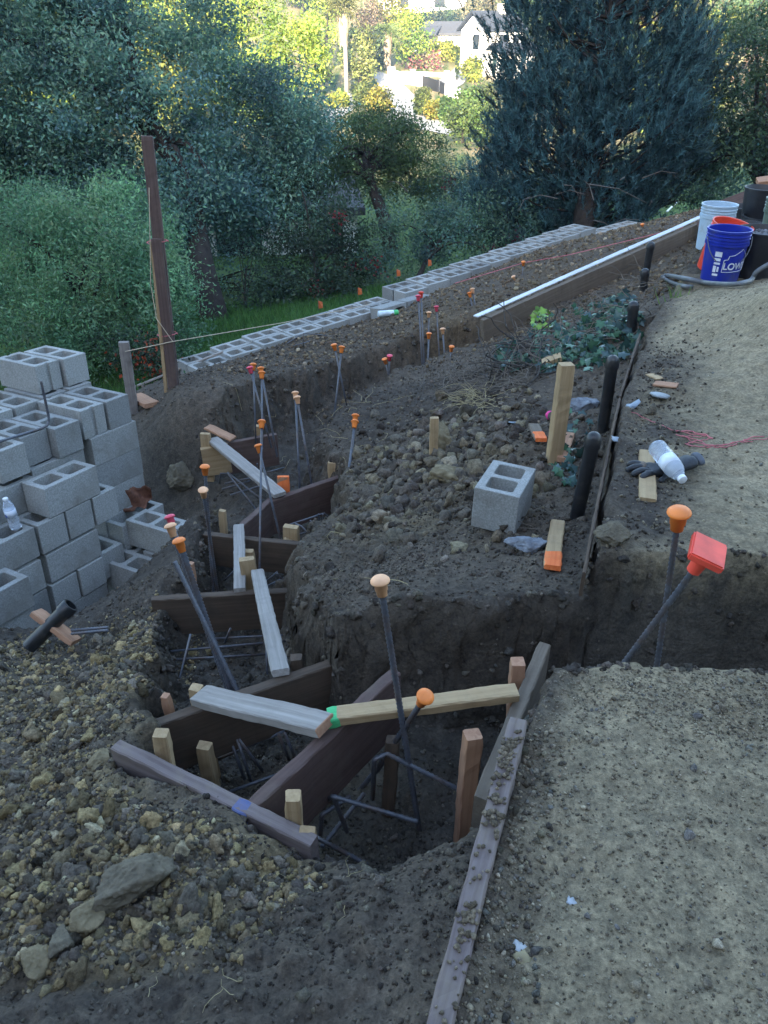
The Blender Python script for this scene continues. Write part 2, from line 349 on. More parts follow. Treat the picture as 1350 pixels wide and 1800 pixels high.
def height(x, y, detail=True):
    x = np.asarray(x, float); y = np.asarray(y, float)
    xc = np.clip(x, -9, 10); yc = np.clip(y, -.5, 18)
    zl = tps_eval(fL, xc, yc); zr = tps_eval(fR, xc, np.clip(y, -.5, 9))
    n1 = fbm(x*3, y*3, 3); n2 = fbm(x*11, y*11, 5, 3)
    sd = side(x, y, DIV)+n2*.012
    k = sstep(-.015, .03, sd)
    k = np.where(y > 5.2, sstep(-.6, .6, sd)*(1-sstep(8, 10, y)), k)
    z = zl*(1-k)+zr*k
    far = np.interp(y, FARZ[:, 0], FARZ[:, 1])+fbm(x*.03, y*.03, 9)*2.5*sstep(25, 60, y)
    t = sstep(11.5, 19, y+np.abs(x-1)*.25); z = z*(1-t)+far*t
    # trench
    db = np.full(x.shape, -9.); fl = np.zeros(x.shape)
    for (ax, ay, ah, af), (bx, by, bh, bf) in zip(TR[:-1], TR[1:]):
        L = (bx-ax)**2+(by-ay)**2; tt = np.clip(((x-ax)*(bx-ax)+(y-ay)*(by-ay))/L, 0, 1)
        d = ah+(bh-ah)*tt-np.hypot(x-ax-tt*(bx-ax), y-ay-tt*(by-ay)); u = d > db
        fl = np.where(u, af+(bf-af)*tt, fl); db = np.where(u, d, db)
    rag = fbm(x*6, y*6, 21, 5)*.085+fbm(x*1.9, y*1.9, 25, 3)*.09
    ww = np.interp(y, [2, 3, 4.6, 5.2, 9], [.12, .12, .14, .16, .16])
    t = sstep(-.02, 1, (db+rag*1.3)/ww); fln = fl+n2*.03
    z = np.where(fln < z, z*(1-t)+fln*t, z)
    pb = poly_sd(x, y, BOX)+rag*.5*np.where(x > .5, .5, 1)
    floor = np.maximum(-.76, -.34-1.5*(y-1.14))*np.where((x > -.2) & (x < .36), 1, 0)+np.where((x > -.2) & (x < .36), 0, -.76-.2*sstep(.4, .8, x))+n2*.03
    # the box keeps low ground low
    t = np.where(x > .45, sstep(-.005, .06, pb), sstep(-.01, .1, pb)); z = np.where(floor < z, z*(1-t)+floor*t, z)
    # unseen slope added behind the camera, shaped to keep the site in shade
    hb = np.clip(-y-2.2, 0, None)
    shade_hill = np.where(hb < 9, 1.3*hb, 11.7+.2*(hb-9)); shade_hill = np.minimum(shade_hill, 15.5)
    shade_hill = shade_hill*(1+.05*fbm(x*.06, y*.06, 41))+fbm(x*.4, y*.4, 44)*.4*sstep(0, 3, hb)
    hl = np.clip(y, -2.2, None)*0+shade_hill*sstep(90, 60, np.abs(x))
    z = z+hl
    if detail:
        near = 1-sstep(9, 14, np.hypot(x, y))
        flat = sstep(.02, .12, sd)*(y < 5.5)
        rough = 1-.72*flat
        clod = (.5-worley(x*14, y*14, 2))*.028+(.5-worley(x*31, y*31, 8))*.013
        pile = ((x < 0) & (y < 3.2)).astype(float)*sstep(-.05, .1, -pb)
        mound = np.exp(-(((x-.4)/.75)**2+((y-3.9)/.8)**2))
        amp = .5+.9*pile+1.0*mound
        z = z+near*pile*((.45-worley(x*6.5, y*6.5, 12))*.055*np.clip(.6+n1, 0, 1.3)*(y < 2.4))
        z = z+near*(n1*.03*rough+n2*.018*rough+clod*amp*rough+fbm(x*40, y*40, 6, 3)*.006)
        z = z+flat*near*(fbm(x*5, y*5, 35, 3)*.016-np.clip(.30-worley(x*3.1, y*2.3, 37), 0, .3)*.10+fbm(x*1.5, y*1.5, 31, 3)*.02+fbm(x*25, y*25, 33, 3)*.005)
    return z
def axis(parts):
    out = []
    for a, b, s in parts: out.append(np.arange(a, b-1e-9, s))
    return np.unique(np.concatenate(out).round(5))
def grow(a, s, g, end):
    o = [a]
    while abs(o[-1]) < abs(end): s *= g; o.append(o[-1]+s)
    return np.array(o[1:])
gx = axis([(-3.2, -2.0, .025), (-2.0, 2.0, .0115), (2.0, 4.4, .025)])
gx = np.r_[grow(-3.2, -.03, 1.10, -230)[::-1], gx, grow(gx[-1], .03, 1.10, 230)]
gy = axis([(-.2, .4, .03), (.4, 3.2, .0105), (3.2, 5.6, .016), (5.6, 9.6, .026)])
gy = np.r_[grow(-.2, -.04, 1.12, -70)[::-1], gy, grow(gy[-1], .035, 1.055, 290)]
GX, GY = np.meshgrid(gx, gy); GZ = height(GX, GY)
def gz(x, y):
    x = np.asarray(x, float); y = np.asarray(y, float)
    i = np.clip(np.searchsorted(gx, x)-1, 0, len(gx)-2); j = np.clip(np.searchsorted(gy, y)-1, 0, len(gy)-2)
    u = np.clip((x-gx[i])/(gx[i+1]-gx[i]), 0, 1); v = np.clip((y-gy[j])/(gy[j+1]-gy[j]), 0, 1)
    return (GZ[j, i]*(1-u)+GZ[j, i+1]*u)*(1-v)+(GZ[j+1, i]*(1-u)+GZ[j+1, i+1]*u)*v
def hit(px, py):                          # first meeting of the pixel's ray with the ground
    r = ray(px, py); t = np.concatenate([np.arange(.8, 14, .01), np.arange(14, 200, .2)])
    d = EYE+r[2]*t-gz(r[0]*t, r[1]*t); i = int(np.argmax(d < 0)) if (d < 0).any() else len(t)-1
    return Vector((r[0]*t[i], r[1]*t[i], float(gz(r[0]*t[i], r[1]*t[i]))))
def soil_col(x, y, z):
    dark = np.array([.060, .052, .045]); brown = np.array([.115, .096, .076]); sand = np.array([.27, .228, .155]); yel = np.array([.20, .16, .095]); gry = np.array([.095, .087, .077])
    a = fbm(x*1.6, y*1.6, 51, 4)[..., None]; b = fbm(x*5, y*5, 55, 4)[..., None]
    c = brown+(dark-brown)*np.clip(.45+a*.9+b*.3, 0, 1)
    sd = side(x, y, DIV); fl = (sstep(.0, .06+.25*(.5+.5*fbm(x*3, y*3, 61)), sd)*(1-sstep(5.2, 6.5, y)))[..., None]
    sandm = sand*(1+.22*a+.12*b)
    c = c*(1-fl)+sandm*fl
    # dark strip of topsoil between the edge board and the sand
    st = np.exp(-((sd-.16)/.2)**2)*sstep(2, 2.2, y)*(1-sstep(3.6, 4.4, y)); st = st[..., None]*np.clip(.75+b, 0, 1); c = c*(1-st)+dark*1.2*st
    pile = (sstep(.5, -.1, x)*sstep(3.0, 2.3, y)*sstep(.25, -.2, side(x, y, DIV)+.45))[..., None]*np.clip(.35+1.1*b+.4*a, 0, 1)
    pile = pile*(1-sstep(1.75, 1.95, y)*sstep(-.95, -.85, x))[..., None]*(sstep(.80, .90, y)*sstep(0, .12, y-(.93+(x+.22)*1.5)))[..., None]; c = c*(1-pile)+yel*pile
    farb = sstep(6.2, 7.5, y)[..., None]*np.clip(.3+a+b*.5, 0, 1)*sstep(-2, 1, x)[..., None]*.8; c = c*(1-farb)+np.array([.155, .118, .075])*farb
    mnd = (np.exp(-(((x-.2)/.5)**2+((y-3.7)/.8)**2)))[..., None]*np.clip(.4+b*1.2, 0, 1)*.8; c = c*(1-mnd)+yel*mnd
    tr = sstep(.0, -.35, z-np.interp(y, [1, 2, 3, 5, 7], [-.25, -.45, -.9, -1.15, -1.2]))[..., None]*(y < 7.6)[..., None]*(y > .9)[..., None]
    wl = (sstep(-.035, -.11, z)*sstep(-.05, .05, sd)*(y < 3.0)*(y > .9))[..., None]*.9; c = c*(1-wl)+gry*(.85+.6*b)*wl
    c = c*(1-tr*.6)+gry*(.8+.5*b)*tr*.6
    # grass beyond the row of blocks, then valley
    g = (sstep(1.2, 1.7, (y-7.2)-(x+1.9)*.98)*sstep(7, 8, y))[..., None]
    gc = np.array([.052, .098, .026])*(1+.4*b)
    dry = sstep(30, 55, y)[..., None]*np.clip(.5+a*1.2, 0, 1); gc = gc*(1-dry)+np.array([.26, .21, .12])*dry
    c = c*(1-g)+gc*g
    hb = sstep(-1.5, -4, y)[..., None]; c = c*(1-hb)+np.array([.10, .10, .055])*(1+.4*b)*hb
    return np.clip(c, .01, 1)
nyy, nxx = GX.shape
idx = np.arange(nyy*nxx).reshape(nyy, nxx)
quads = np.stack([idx[:-1, :-1], idx[:-1, 1:], idx[1:, 1:], idx[1:, :-1]], -1).reshape(-1, 4)
# ragged displacement on steep faces
gyv, gxv = np.gradient(GZ); sx_ = gxv/np.gradient(GX, axis=1); sy_ = gyv/np.gradient(GY, axis=0)
steep = sstep(1.2, 4, np.hypot(sx_, sy_))*(GY < 9)*(GY > 0)*(1-.75*sstep(.6, 1.0, GX)*(GY < 3))
DX = (fbm(GY*7+GZ*6, GZ*9+GX*5, 71, 5)*.040+(.4-worley(GY*13+GX*4, GZ*13, 73))*.018)*steep; DY = (fbm(GX*7-GZ*6, GZ*9+GY*5, 77, 5)*.040+(.4-worley(GX*13-GY*4, GZ*13, 79))*.018)*steep
V = np.stack([GX+DX, GY+DY, GZ], -1).reshape(-1, 3)
ground = link('ground', mesh_np('ground', V, quads, soil_col(GX, GY, GZ).reshape(-1, 3), True), M_['soil']); tag(ground, kind='structure')
# ------------------------------------------------------------------ loose soil, clods, pebbles (nobody could count them)
def ico(sub):
    bm = bmesh.new(); bmesh.ops.create_icosphere(bm, subdivisions=sub, radius=1)
    v = np.array([p.co[:] for p in bm.verts]); f = np.array([[q.index for q in p.verts] for p in bm.faces]); bm.free(); return v, f
def lump(sub, s, amp=.35, freq=1.1):
    v, f = ico(sub); o = []
    for p in v:
        q = Vector(p)*freq+Vector((s*7.3, s*3.1, s*1.7))
        d = 1+amp*mnoise.noise(q)*1.6+amp*.5*mnoise.noise(q*2.7)+amp*.28*mnoise.noise(q*6)
        o.append(p*d)
    return np.array(o), f
def chunk(sub, s, npl=11, rough=.10):      # angular broken clod: a ball cut by random planes
    r_ = np.random.default_rng(900+s); v, f = ico(sub); pn = r_.normal(size=(npl, 3)); pn /= np.linalg.norm(pn, axis=1)[:, None]; h = r_.uniform(.55, .95, npl)
    d = np.min(np.where(v@pn.T > .05, h/np.maximum(v@pn.T, .05), 9), axis=1).clip(.3, 1.25)
    nz = np.array([mnoise.noise(Vector(q)*2.2+Vector((s, 0, 0)))+.8*mnoise.noise(Vector(q)*4.5+Vector((0, s, 0)))+.6*mnoise.noise(Vector(q)*10+Vector((0, s, 0))) for q in v])
    return v*(d*(1+rough*nz))[:, None], f
L1 = [chunk(1, i, 8, .2) for i in range(14)]; L2 = [chunk(2, i+30, 11, .30) for i in range(16)]; L3 = [chunk(3, i+60, 13, .34) for i in range(14)]
def rots(n):
    q = rng.normal(size=(n, 4)); q /= np.linalg.norm(q, axis=1)[:, None]; a, b, c, d = q.T
    return np.stack([np.stack([1-2*(c*c+d*d), 2*(b*c-a*d), 2*(b*d+a*c)], -1), np.stack([2*(b*c+a*d), 1-2*(b*b+d*d), 2*(c*d-a*b)], -1),
                     np.stack([2*(b*d-a*c), 2*(c*d+a*b), 1-2*(b*b+c*c)], -1)], 1)
def scatter(name, sets, mat):
    Vs, Fs, Cs, off = [], [], [], 0
    for protos, x, y, size, cols, sink in sets:
        n = len(x)
        if not n: continue
        z = gz(x, y); pid = rng.integers(0, len(protos), n); R = rots(n)
        sq = rng.uniform(.6, 1.15, (n, 3))
        for k, (pv, pf) in enumerate(protos):
            m = np.where(pid == k)[0]
            if not len(m): continue
            q = (pv[None]*sq[m][:, None])@np.swapaxes(R[m], 1, 2)*size[m][:, None, None]
            q[..., 0] += x[m][:, None]; q[..., 1] += y[m][:, None]; q[..., 2] += (z[m]+size[m]*(.55-sink))[:, None]
            nv = len(pv); Vs.append(q.reshape(-1, 3)); Fs.append((pf[None]+(off+np.arange(len(m))*nv)[:, None, None]).reshape(-1, 3)); off += len(m)*nv
            Cs.append(np.repeat(cols[m], nv, 0))
    o = link(name, mesh_np(name, np.concatenate(Vs), np.concatenate(Fs), np.concatenate(Cs)), mat); tag(o, kind='stuff'); return o
def pickcol(n, pal, wts, var=.25):
    pal = np.array(pal); c = pal[rng.choice(len(pal), n, p=np.array(wts)/sum(wts))]
    return np.clip(c*(1+rng.normal(0, var, (n, 1)))*(1+rng.normal(0, .018, (n, 3))), .01, .9)
PY = [(.30, .235, .125), (.20, .162, .10), (.105, .092, .075), (.40, .35, .23), (.16, .14, .112)]
PD = [(.072, .063, .054), (.105, .090, .074), (.14, .122, .10)]
PS = [(.26, .225, .165), (.19, .165, .125), (.17, .165, .15), (.33, .29, .22)]
def area(n, x0, x1, y0, y1, f, pw=1):      # rejection sample by a density f(x, y)
    x = rng.uniform(x0, x1, n); y = rng.uniform(y0, y1, n); k = rng.uniform(0, 1, n) < f(x, y); return x[k], y[k]
def sizes(n, lo, hi, p=2.6): return lo+(hi-lo)*rng.uniform(0, 1, n)**p
def slope(x, y, e=.03): return np.hypot(gz(x+e, y)-gz(x-e, y), gz(x, y+e)-gz(x, y-e))/(2*e)
pit = lambda x, y: poly_sd(x, y, BOX)
S = []
def addset(pr, xy, lo, hi, pal, wts, p=2.6, sink=.3, smax=1.1, var=.25):
    x, y = xy; k = slope(x, y) < smax; x, y = x[k], y[k]; n = len(x)
    S.append((pr, x, y, sizes(n, lo, hi, p), pickcol(n, pal, wts, var), sink))
DV = lambda x, y: side(x, y, DIV)
PLIM = lambda x, y: sstep(.80, .90, y+.04*fbm(x*6, y*6, 90))*sstep(0, .12, y-(.93+(x+.22)*1.5)+.05*fbm(x*7, y*7, 92))
pileD = lambda x, y: PLIM(x, y)*(1-sstep(1.75, 1.95, y)*sstep(-.95, -.85, x))*sstep(.25, -.12, x)*sstep(.55, .75, y+.25*np.abs(x+.3))*sstep(.02, .1, -pit(x, y))*sstep(3.3, 2.6, y)*(.35+.65*sstep(-.2, .35, fbm(x*2.6, y*2.6, 91)))
addset(L2, area(30000, -1.9, .3, .5, 3.2, pileD), .004, .016, PY, [4, 4, 3, .9, 3], 2.2, .5)
addset(L1, area(60000, -1.9, .4, .4, 3.4, pileD), .0025, .010, PY, [3, 4, 4, .8, 3], 1.6)
addset(L3, area(4200, -1.9, .2, .6, 3.0, pileD), .013, .036, PY, [4, 4, 3, .5, 3], 3.0, .55)
darkD = lambda x, y: sstep(.05, -.02, DV(x, y))*(.3+.7*sstep(-.1, .3, fbm(x*2, y*2, 95)))
addset(L1, area(50000, -1.5, 1.2, .4, 3.4, darkD), .002, .008, PD+[(.17, .15, .11)], [4, 4, 2, .6], 1.8)
addset(L2, area(1500, -1.5, 1.2, .4, 3.4, darkD), .006, .018, PD, [4, 4, 2], 2.4)
mndD = lambda x, y: np.exp(-(((x-.30)/.50)**2+((y-3.85)/.75)**2))
addset(L3, area(640, -.7, 1.2, 2.6, 5.4, mndD), .020, .066, PD+[(.20, .17, .12)], [1, 3, 4, 4], 1.6, .3)
addset(L2, area(4600, -.7, 1.3, 2.4, 5.6, mndD), .012, .042, PD+[(.21, .18, .125)], [1, 3, 4, 4], 2, .3)
midD = lambda x, y: sstep(.05, -.02, DV(x, y))*(.25+.75*sstep(-.2, .3, fbm(x*1.3, y*1.3, 97)))
addset(L1, area(26000, -3.4, 2.2, 2.4, 8.4, midD), .004, .015, PD+[(.17, .145, .105)], [3, 4, 3, .8], 2)
addset(L2, area(1000, -3.4, 2.2, 2.6, 8.4, midD), .010, .032, PD+[(.15, .12, .08)], [3, 4, 2, 1], 2.4)
farD = lambda x, y: sstep(-.3, .2, -((y-7.2)-(x+1.9)*.98)+.7)*sstep(6.0, 6.8, y)
addset(L1, area(14000, -1.5, 5.5, 6, 12.5, farD), .008, .028, [(.20, .155, .10), (.13, .10, .07), (.30, .25, .18)], [3, 4, .7], 2.2)
sandD = lambda x, y: sstep(.0, .05, DV(x, y))*sstep(5.6, 5, y)*(.25+.75*sstep(-.1, .4, fbm(x*2.2, y*2.2, 99)))
addset(L1, area(70000, .0, 2.2, .35, 1.55, sandD), .0014, .0050, PS, [5, 4, .7, 1], 1.6, .3)
addset(L2, area(300, .0, 1.4, .35, 1.55, sandD), .006, .016, PS, [3, 3, 4, 1], 2.6, .3)
addset(L1, area(9000, .6, 3.4, 2.05, 5.4, sandD), .003, .009, PS, [4, 4, 1, .6], 2, .25)
edgeD = lambda x, y: np.exp(-((DV(x, y)-.15)/.13)**2)*sstep(2.05, 2.1, y)*sstep(4.6, 3.8, y)
addset(L1, area(9000, .5, 2.2, 2.0, 4.6, edgeD), .003, .011, PD+PS[:2], [4, 4, 1, 1, 1], 1.8)
brdD = lambda x, y: np.exp(-((DV(x, y)-.07)/.07)**2)*(y < 1.3)
addset(L1, area(9000, .0, .8, .4, 1.35, brdD), .002, .009, PS+PD, [4, 4, 1, .5, .3, 1, 1.5], 1.8)
def wallset(n, x0, x1, y0, y1, lo, hi, pal, wts):
    x = rng.uniform(x0, x1, n); y = rng.uniform(y0, y1, n); q = slope(x, y); k = (q > 1.0) & (rng.uniform(0, 1, n) < .35+.65*sstep(-.1, .3, fbm(x*4, y*4, 93))); x, y = x[k], y[k]
    S.append((L2, x, y, sizes(len(x), lo, hi, 2.4), pickcol(len(x), pal, wts, .25), .85))
wallset(26000, -1.4, .7, .9, 5.4, .005, .022, PD+[(.13, .115, .085)], [2, 4, 4, 1]); wallset(9000, .3, 2.6, 1.4, 2.3, .004, .016, PD+[(.16, .14, .10)], [2, 4, 4, 1]); wallset(9000, -1.5, 2, 5, 8, .008, .03, PD, [2, 4, 4])
for x0, x1, y0, y1 in ((-1.4, .7, .9, 5.4), (.3, 2.6, 1.4, 2.3), (-1.5, 2, 5, 8)):
    x = rng.uniform(x0, x1, 1500); y = rng.uniform(y0, y1, 1500); k = slope(x, y) > 1.2; x, y = x[k], y[k]; S.append((L3, x, y, sizes(len(x), .010, .030, 2), pickcol(len(x), [(.095, .087, .077), (.075, .066, .057), (.115, .103, .088)], [2, 2, 1], .15), 1.0))
scatter('wall_clods', S[-6:], M_['clod']); S = S[:-6]
scatter('clods', S[:3], M_['clod']); scatter('soil_crumbs', S[3:5]+S[7:9]+S[13:14], M_['clod']); scatter('mound_clods', S[5:7], M_['clod'])
scatter('rubble', S[9:10], M_['clod']); scatter('pebbles', S[10:13]+S[14:], M_['clod'])
# ------------------------------------------------------------------ single stones worth naming
def stone(name, label, loc, size, mat, seed, sq=(1, 1, .7), rz=0, group=None, cat='rock', amp=.45):
    v, f = lump(5, seed, amp, 1.25) if amp < .2 else chunk(5, seed, 13, .10)
    if amp > .2:
        nv = v/np.linalg.norm(v, axis=1)[:, None]; fac = []
        for q in nv:
            p = Vector(q)*3.2+Vector((seed, 2.1, 0)); fac.append(.10*mnoise.voronoi(p)[0][0]+.05*mnoise.noise(p*3)+.035*mnoise.noise(p*8))
        v = v*(1+np.array(fac))[:, None]
    v = v*np.array(sq)*size
    o = link(name, mesh_np(name, v, f), mat); o.location = loc; o.rotation_euler.z = rz; tag(o, label, cat, group); return o
def soil_rock(mat): return mat
h = hit(240, 1555); stone('rock', 'largest grey earthen lump lying in the left pile of yellow clods', h+Vector((0, 0, .02)), .066, M_['slab'], 3, (1.25, .8, .75), .6, 'big lumps of the clod pile')
h = hit(160, 1615); stone('rock', 'yellow lump resting just below the largest grey lump of the pile', h+Vector((0, 0, .01)), .045, M_['yellowrock'], 5, (1, .9, .8), 0, 'big lumps of the clod pile')
h = hit(175, 1340); stone('rock', 'pale yellow chunk at the top of the clod pile near the blue chalked board', h+Vector((0, 0, .01)), .034, M_['yellowrock'], 8, (1.3, .9, .6), 1, 'big lumps of the clod pile')
h = hit(245, 1365); stone('rock', 'small pale grey chunk against the top board of the clod pile', h+Vector((0, 0, .01)), .035, M_['stone'], 9, (1.1, .9, .7), 1, 'big lumps of the clod pile')
h = hit(110, 1665); stone('rock', 'dark jagged lump low in the left clod pile', h+Vector((0, 0, .01)), .034, M_['slab'], 12, (1.2, .8, .8), 2, 'big lumps of the clod pile')
h = hit(60, 1690); stone('rock', 'rounded yellow lump at the left edge of the clod pile', h+Vector((0, 0, .01)), .04, M_['yellowrock'], 14, (1, .9, .8), 2, 'big lumps of the clod pile')
h = hit(1078, 952); stone('rock', 'dark angular rock sitting at the corner of the sandy platform above the side trench', h+Vector((0, 0, .02)), .055, M_['slab'], 17, (1.1, .8, .7), .3)
h = hit(930, 968); stone('rock', 'flat blue grey stone leaning on the orange ended stake', h+Vector((0, 0, .025)), .07, M_['stone'], 21, (1.3, .6, .55), .2, amp=.35)
h = hit(868, 580); stone('rock', 'smooth dark oval stone beside the end of the white topped beam', h+Vector((0, 0, .08)), .15, M_['slab'], 23, (1.15, .8, .7), 0, amp=.08)
h = hit(775, 790); stone('rock', 'yellowish rock leaning by the short pine stake in the clods', h+Vector((0, 0, .04)), .11, M_['yellowrock'], 25, (.7, .8, .9), .4)
h = hit(320, 850); stone('rock', 'rounded grey boulder in the bank beside the block stack', h+Vector((0, 0, .03)), .13, M_['slab'], 27, (1.1, .8, .8), .4)
h = hit(1015, 720); stone('rock', 'blue grey rock behind the tall pine stake', h+Vector((0, 0, .02)), .09, M_['stone'], 29, (1.1, .8, .6), .4)
h = hit(800, 840); stone('rock', 'brown boulder in the clods just behind the single grey block', h+Vector((0, 0, .0)), .11, M_['yellowrock'], 31, (1.3, .8, .6), .4)
# rock face of the trench wall
# ------------------------------------------------------------------ concrete blocks
BL, BW, BH = .397, .194, .194
def block_mesh(name, groove=False, chip=0):
    bm = bmesh.new(); L, W, H = BL/2, BW/2, BH
    def loop(pts, z): return [bm.verts.new((x, y, z)) for x, y in pts]
    if groove: out = [(-L,-W),(L,-W),(L,-.014),(L-.014,-.012),(L-.014,.012),(L,.014),(L,W),(-L,W),(-L,.014),(-L+.014,.012),(-L+.014,-.012),(-L,-.014)]
    else: out = [(-L,-W),(L,-W),(L,W),(-L,W)]
    def cell(cx, t):
        hx, hy, r = .074-t, .064-t, .016; p = []
        for sx, sy, a0 in ((1, -1, -90), (1, 1, 0), (-1, 1, 90), (-1, -1, 180)):
            for a in (0, 45, 90):
                q = math.radians(a0+a); p.append((cx+sx*(hx-r)+math.cos(q)*r, sy*(hy-r)+math.sin(q)*r))
        return p
    cx = .0895
    rings = {}
    for z, t in ((0, -.004), (H, .004)):
        rings[z] = (loop(out, z), loop(cell(-cx, t), z), loop(cell(cx, t), z))
    for z in (0, H):
        es = []
        for lp in rings[z]:
            for i in range(len(lp)): es.append(bm.edges.new((lp[i], lp[(i+1) % len(lp)])))
        bmesh.ops.triangle_fill(bm, use_beauty=True, use_dissolve=False, edges=es)
    for k in range(3):
        a, b = rings[0][k], rings[H][k]; n = len(a)
        for i in range(n): bm.faces.new((a[i], a[(i+1) % n], b[(i+1) % n], b[i]))
    bmesh.ops.recalc_face_normals(bm, faces=bm.faces)
    ed = [e for e in bm.edges if len(e.link_faces) == 2 and e.calc_face_angle(0) > .9]
    bmesh.ops.bevel(bm, geom=ed, offset=.0028, segments=1, affect='EDGES', clamp_overlap=True)
    me = bpy.data.meshes.new(name); bm.to_mesh(me); bm.free(); me.materials.append(M_['cmu']); return me
BME, BMG = block_mesh('concrete_block'), block_mesh('concrete_block', True)
def R3(ax, ay, az): return (Matrix.Rotation(az, 4, 'Z') @ Matrix.Rotation(ay, 4, 'Y') @ Matrix.Rotation(ax, 4, 'X'))
ST = Matrix.Translation((-1.9, 4.474, -.791)) @ R3(*[math.radians(a) for a in (-1.96, 4.24, 61.49)])
def block(M, label, groove=False, group=None):
    o = bpy.data.objects.new('concrete_block', BMG if groove else BME); COL.objects.link(o); o.matrix_world = M
    tag(o, label, 'block', group); return o
def sblock(ori, u0, v0, top, label, groove=False, jit=1.0):
    cu, cv = (u0+BL/2, v0+BW/2) if ori == 'u' else (u0+BW/2, v0+BL/2)
    r = (0 if ori == 'u' else math.pi/2)+math.radians(random.uniform(-jit, jit))
    return block(ST @ Matrix.Translation((cu, cv, top-BH)) @ Matrix.Rotation(r, 4, 'Z'), label, groove, 'concrete blocks piled in the stack')
for a in [
 ('u', 0, 0, 0, 'long grey block right under the pair beside the grey post'),
 ('u', .003, .002, -.196, 'long grey block, second below the pair of blocks beside the grey post'),
 ('u', 0, .003, -.392, 'long grey block in the tall right side, just above the brown leaf'),
 ('u', .0, .0, -.588, 'grey block hidden behind the block that carries the brown leaf'),
 ('v', -.03, .02, .196, 'grooved end grey block on the upper tier, left of the block nearest the grey post', True),
 ('v', .182, .012, .196, 'plain end grey block on the upper tier nearest the grey post'),
 ('v', .04, .44, .196, 'grey block under the grooved topmost block'), ('v', .25, .43, .196, 'grey block under the plain topmost block'),
 ('v', .072, .50, .392, 'topmost grey block of the stack with grooved end', True), ('v', .282, .475, .392, 'topmost grey block of the stack with plain end'),
 ('v', -.185, .43, .196, 'grey block with open cells just left of the topmost pair'), ('v', -.395, .44, .196, 'grey block with open cells at the left picture edge below the topmost pair'),
 ('v', -.262, -.005, .158, 'grey block under the upright leg of the bent rebar'), ('v', -.464, .055, .157, 'grey block under the flat leg of the bent rebar'),
 ('v', -.67, -.0, .150, 'pitted grey block at the left picture edge beside the bent rebar'),
 ('u', -.458, .015, -.042, 'grey block forming the ledge below the bent rebar'),
 ('u', -.56, -.2, -.078, 'grey block jutting out above the water bottle, cells open'), ('u', -.862, .0, -.078, 'grey block with open cells directly behind the water bottle', True),
 ('v', -.655, -.2, -.278, 'grey block end beside the water bottle under the jutting block'), ('v', -.446, -.2, -.278, 'second grey block end under the jutting block'), ('v', -.24, -.2, -.278, 'narrow visible grey block end beneath the right end of the jutting block'),
 ('u', -.64, -.2, -.490, 'long grey block two courses under the jutting block'),
 ('v', -.655, -.2, -.698, 'grey block end with dark gap on its left, above the black pipe'), ('v', -.446, -.212, -.692, 'grey block end standing slightly proud above the bottom course'), ('v', -.24, -.18, -.698, 'grey block end hidden beside the proud block'),
 ('u', -.645, -.2, -.898, 'long grey bottom course block behind the black pipe'),
 ('u', .005, -.145, -.608, 'grey block that carries the brown leaf'), ('v', .045, -.535, -.575, 'grey block jutting toward the trench with dark long side'),
 ('u', .01, -.2, -.808, 'grey block under the block that carries the brown leaf'), ('u', .03, -.47, -.775, 'grey block under the block that juts toward the trench'),
 ('v', -.185, -.47, -.785, 'grey block with an open cell low beside the trench bank'), ('u', -.1, -.21, -.985, 'bottom grey block partly sunk in the bank by the trench'),
 ('u', -1.075, -.2, -.273, 'grey block that the water bottle stands on'), ('u', -1.08, -.2, -.488, 'grey block right under the bottle block'), ('u', -1.085, -.2, -.692, 'grey block two under the bottle block'),
 ('u', -1.345, -.45, -.383, 'nearest grey block at the left edge, jutting out with open cell'), ('u', -1.34, -.42, -.585, 'grey block under the nearest jutting block at left edge'),
 ('u', -1.08, -.2, -.896, 'grey block at the foot of the stack behind the orange wood scrap'), ('u', -1.35, -.41, -.79, 'lowest grey block at the left edge, partly buried'),
 ]: sblock(*a)
# the one block standing alone on the mound
p = at(866, 933, -.355)
block(Matrix.Translation((p.x+.055, p.y+.13, -.362)) @ R3(math.radians(1), 0, math.radians(66)) @ Matrix.Diagonal((.68, 1, 1, 1)), 'single grey concrete block standing alone on the dirt mound')
# the long row beyond the trench: two abreast, a second course along its middle
rowp = [at(345, 640, -1.32), at(690, 517, -1.12), at(1085, 389, -1.0)]
d1 = (rowp[2]-rowp[0]); d1.z = 0; dirn = d1.normalized(); nrm = Vector((-dirn.y, dirn.x, 0)); az = math.atan2(dirn.y, dirn.x); Ltot = d1.length
nblk = int(Ltot/.402)
for i in range(nblk+3):
    s = (i+.5)*.402
    ztop = float(np.interp(s, [0, .9, 2.75, 2.85, Ltot], [-1.40, -1.33, -1.30, -1.41, -1.18]))-.0
    single = i < 5 or i > nblk-1
    for j in range(2):
        c = rowp[0]+dirn*s+nrm*(.10+.205*j)
        jit = math.radians(random.uniform(-2.5, 2.5)) if i < 8 else math.radians(random.uniform(-1, 1))
        block(Matrix.Translation((c.x, c.y, ztop-BH)) @ Matrix.Rotation(az+jit, 4, 'Z'),
              'grey concrete block in the bottom course of the long row edging the grass' if not single else 'grey concrete block at the single course end of the long row edging the grass', False, 'blocks laid in the long row')
    if 7 <= i <= nblk-2:
        for j in range(2):
            c = rowp[0]+dirn*(s+.09)+nrm*(.115+.205*j)
            block(Matrix.Translation((c.x, c.y, ztop+.003)) @ Matrix.Rotation(az+math.radians(random.uniform(-1.5, 1.5)), 4, 'Z'),
                  'grey concrete block in the top course of the long row edging the grass', False, 'blocks laid in the long row')
c = rowp[0]+dirn*2.55+nrm*.02
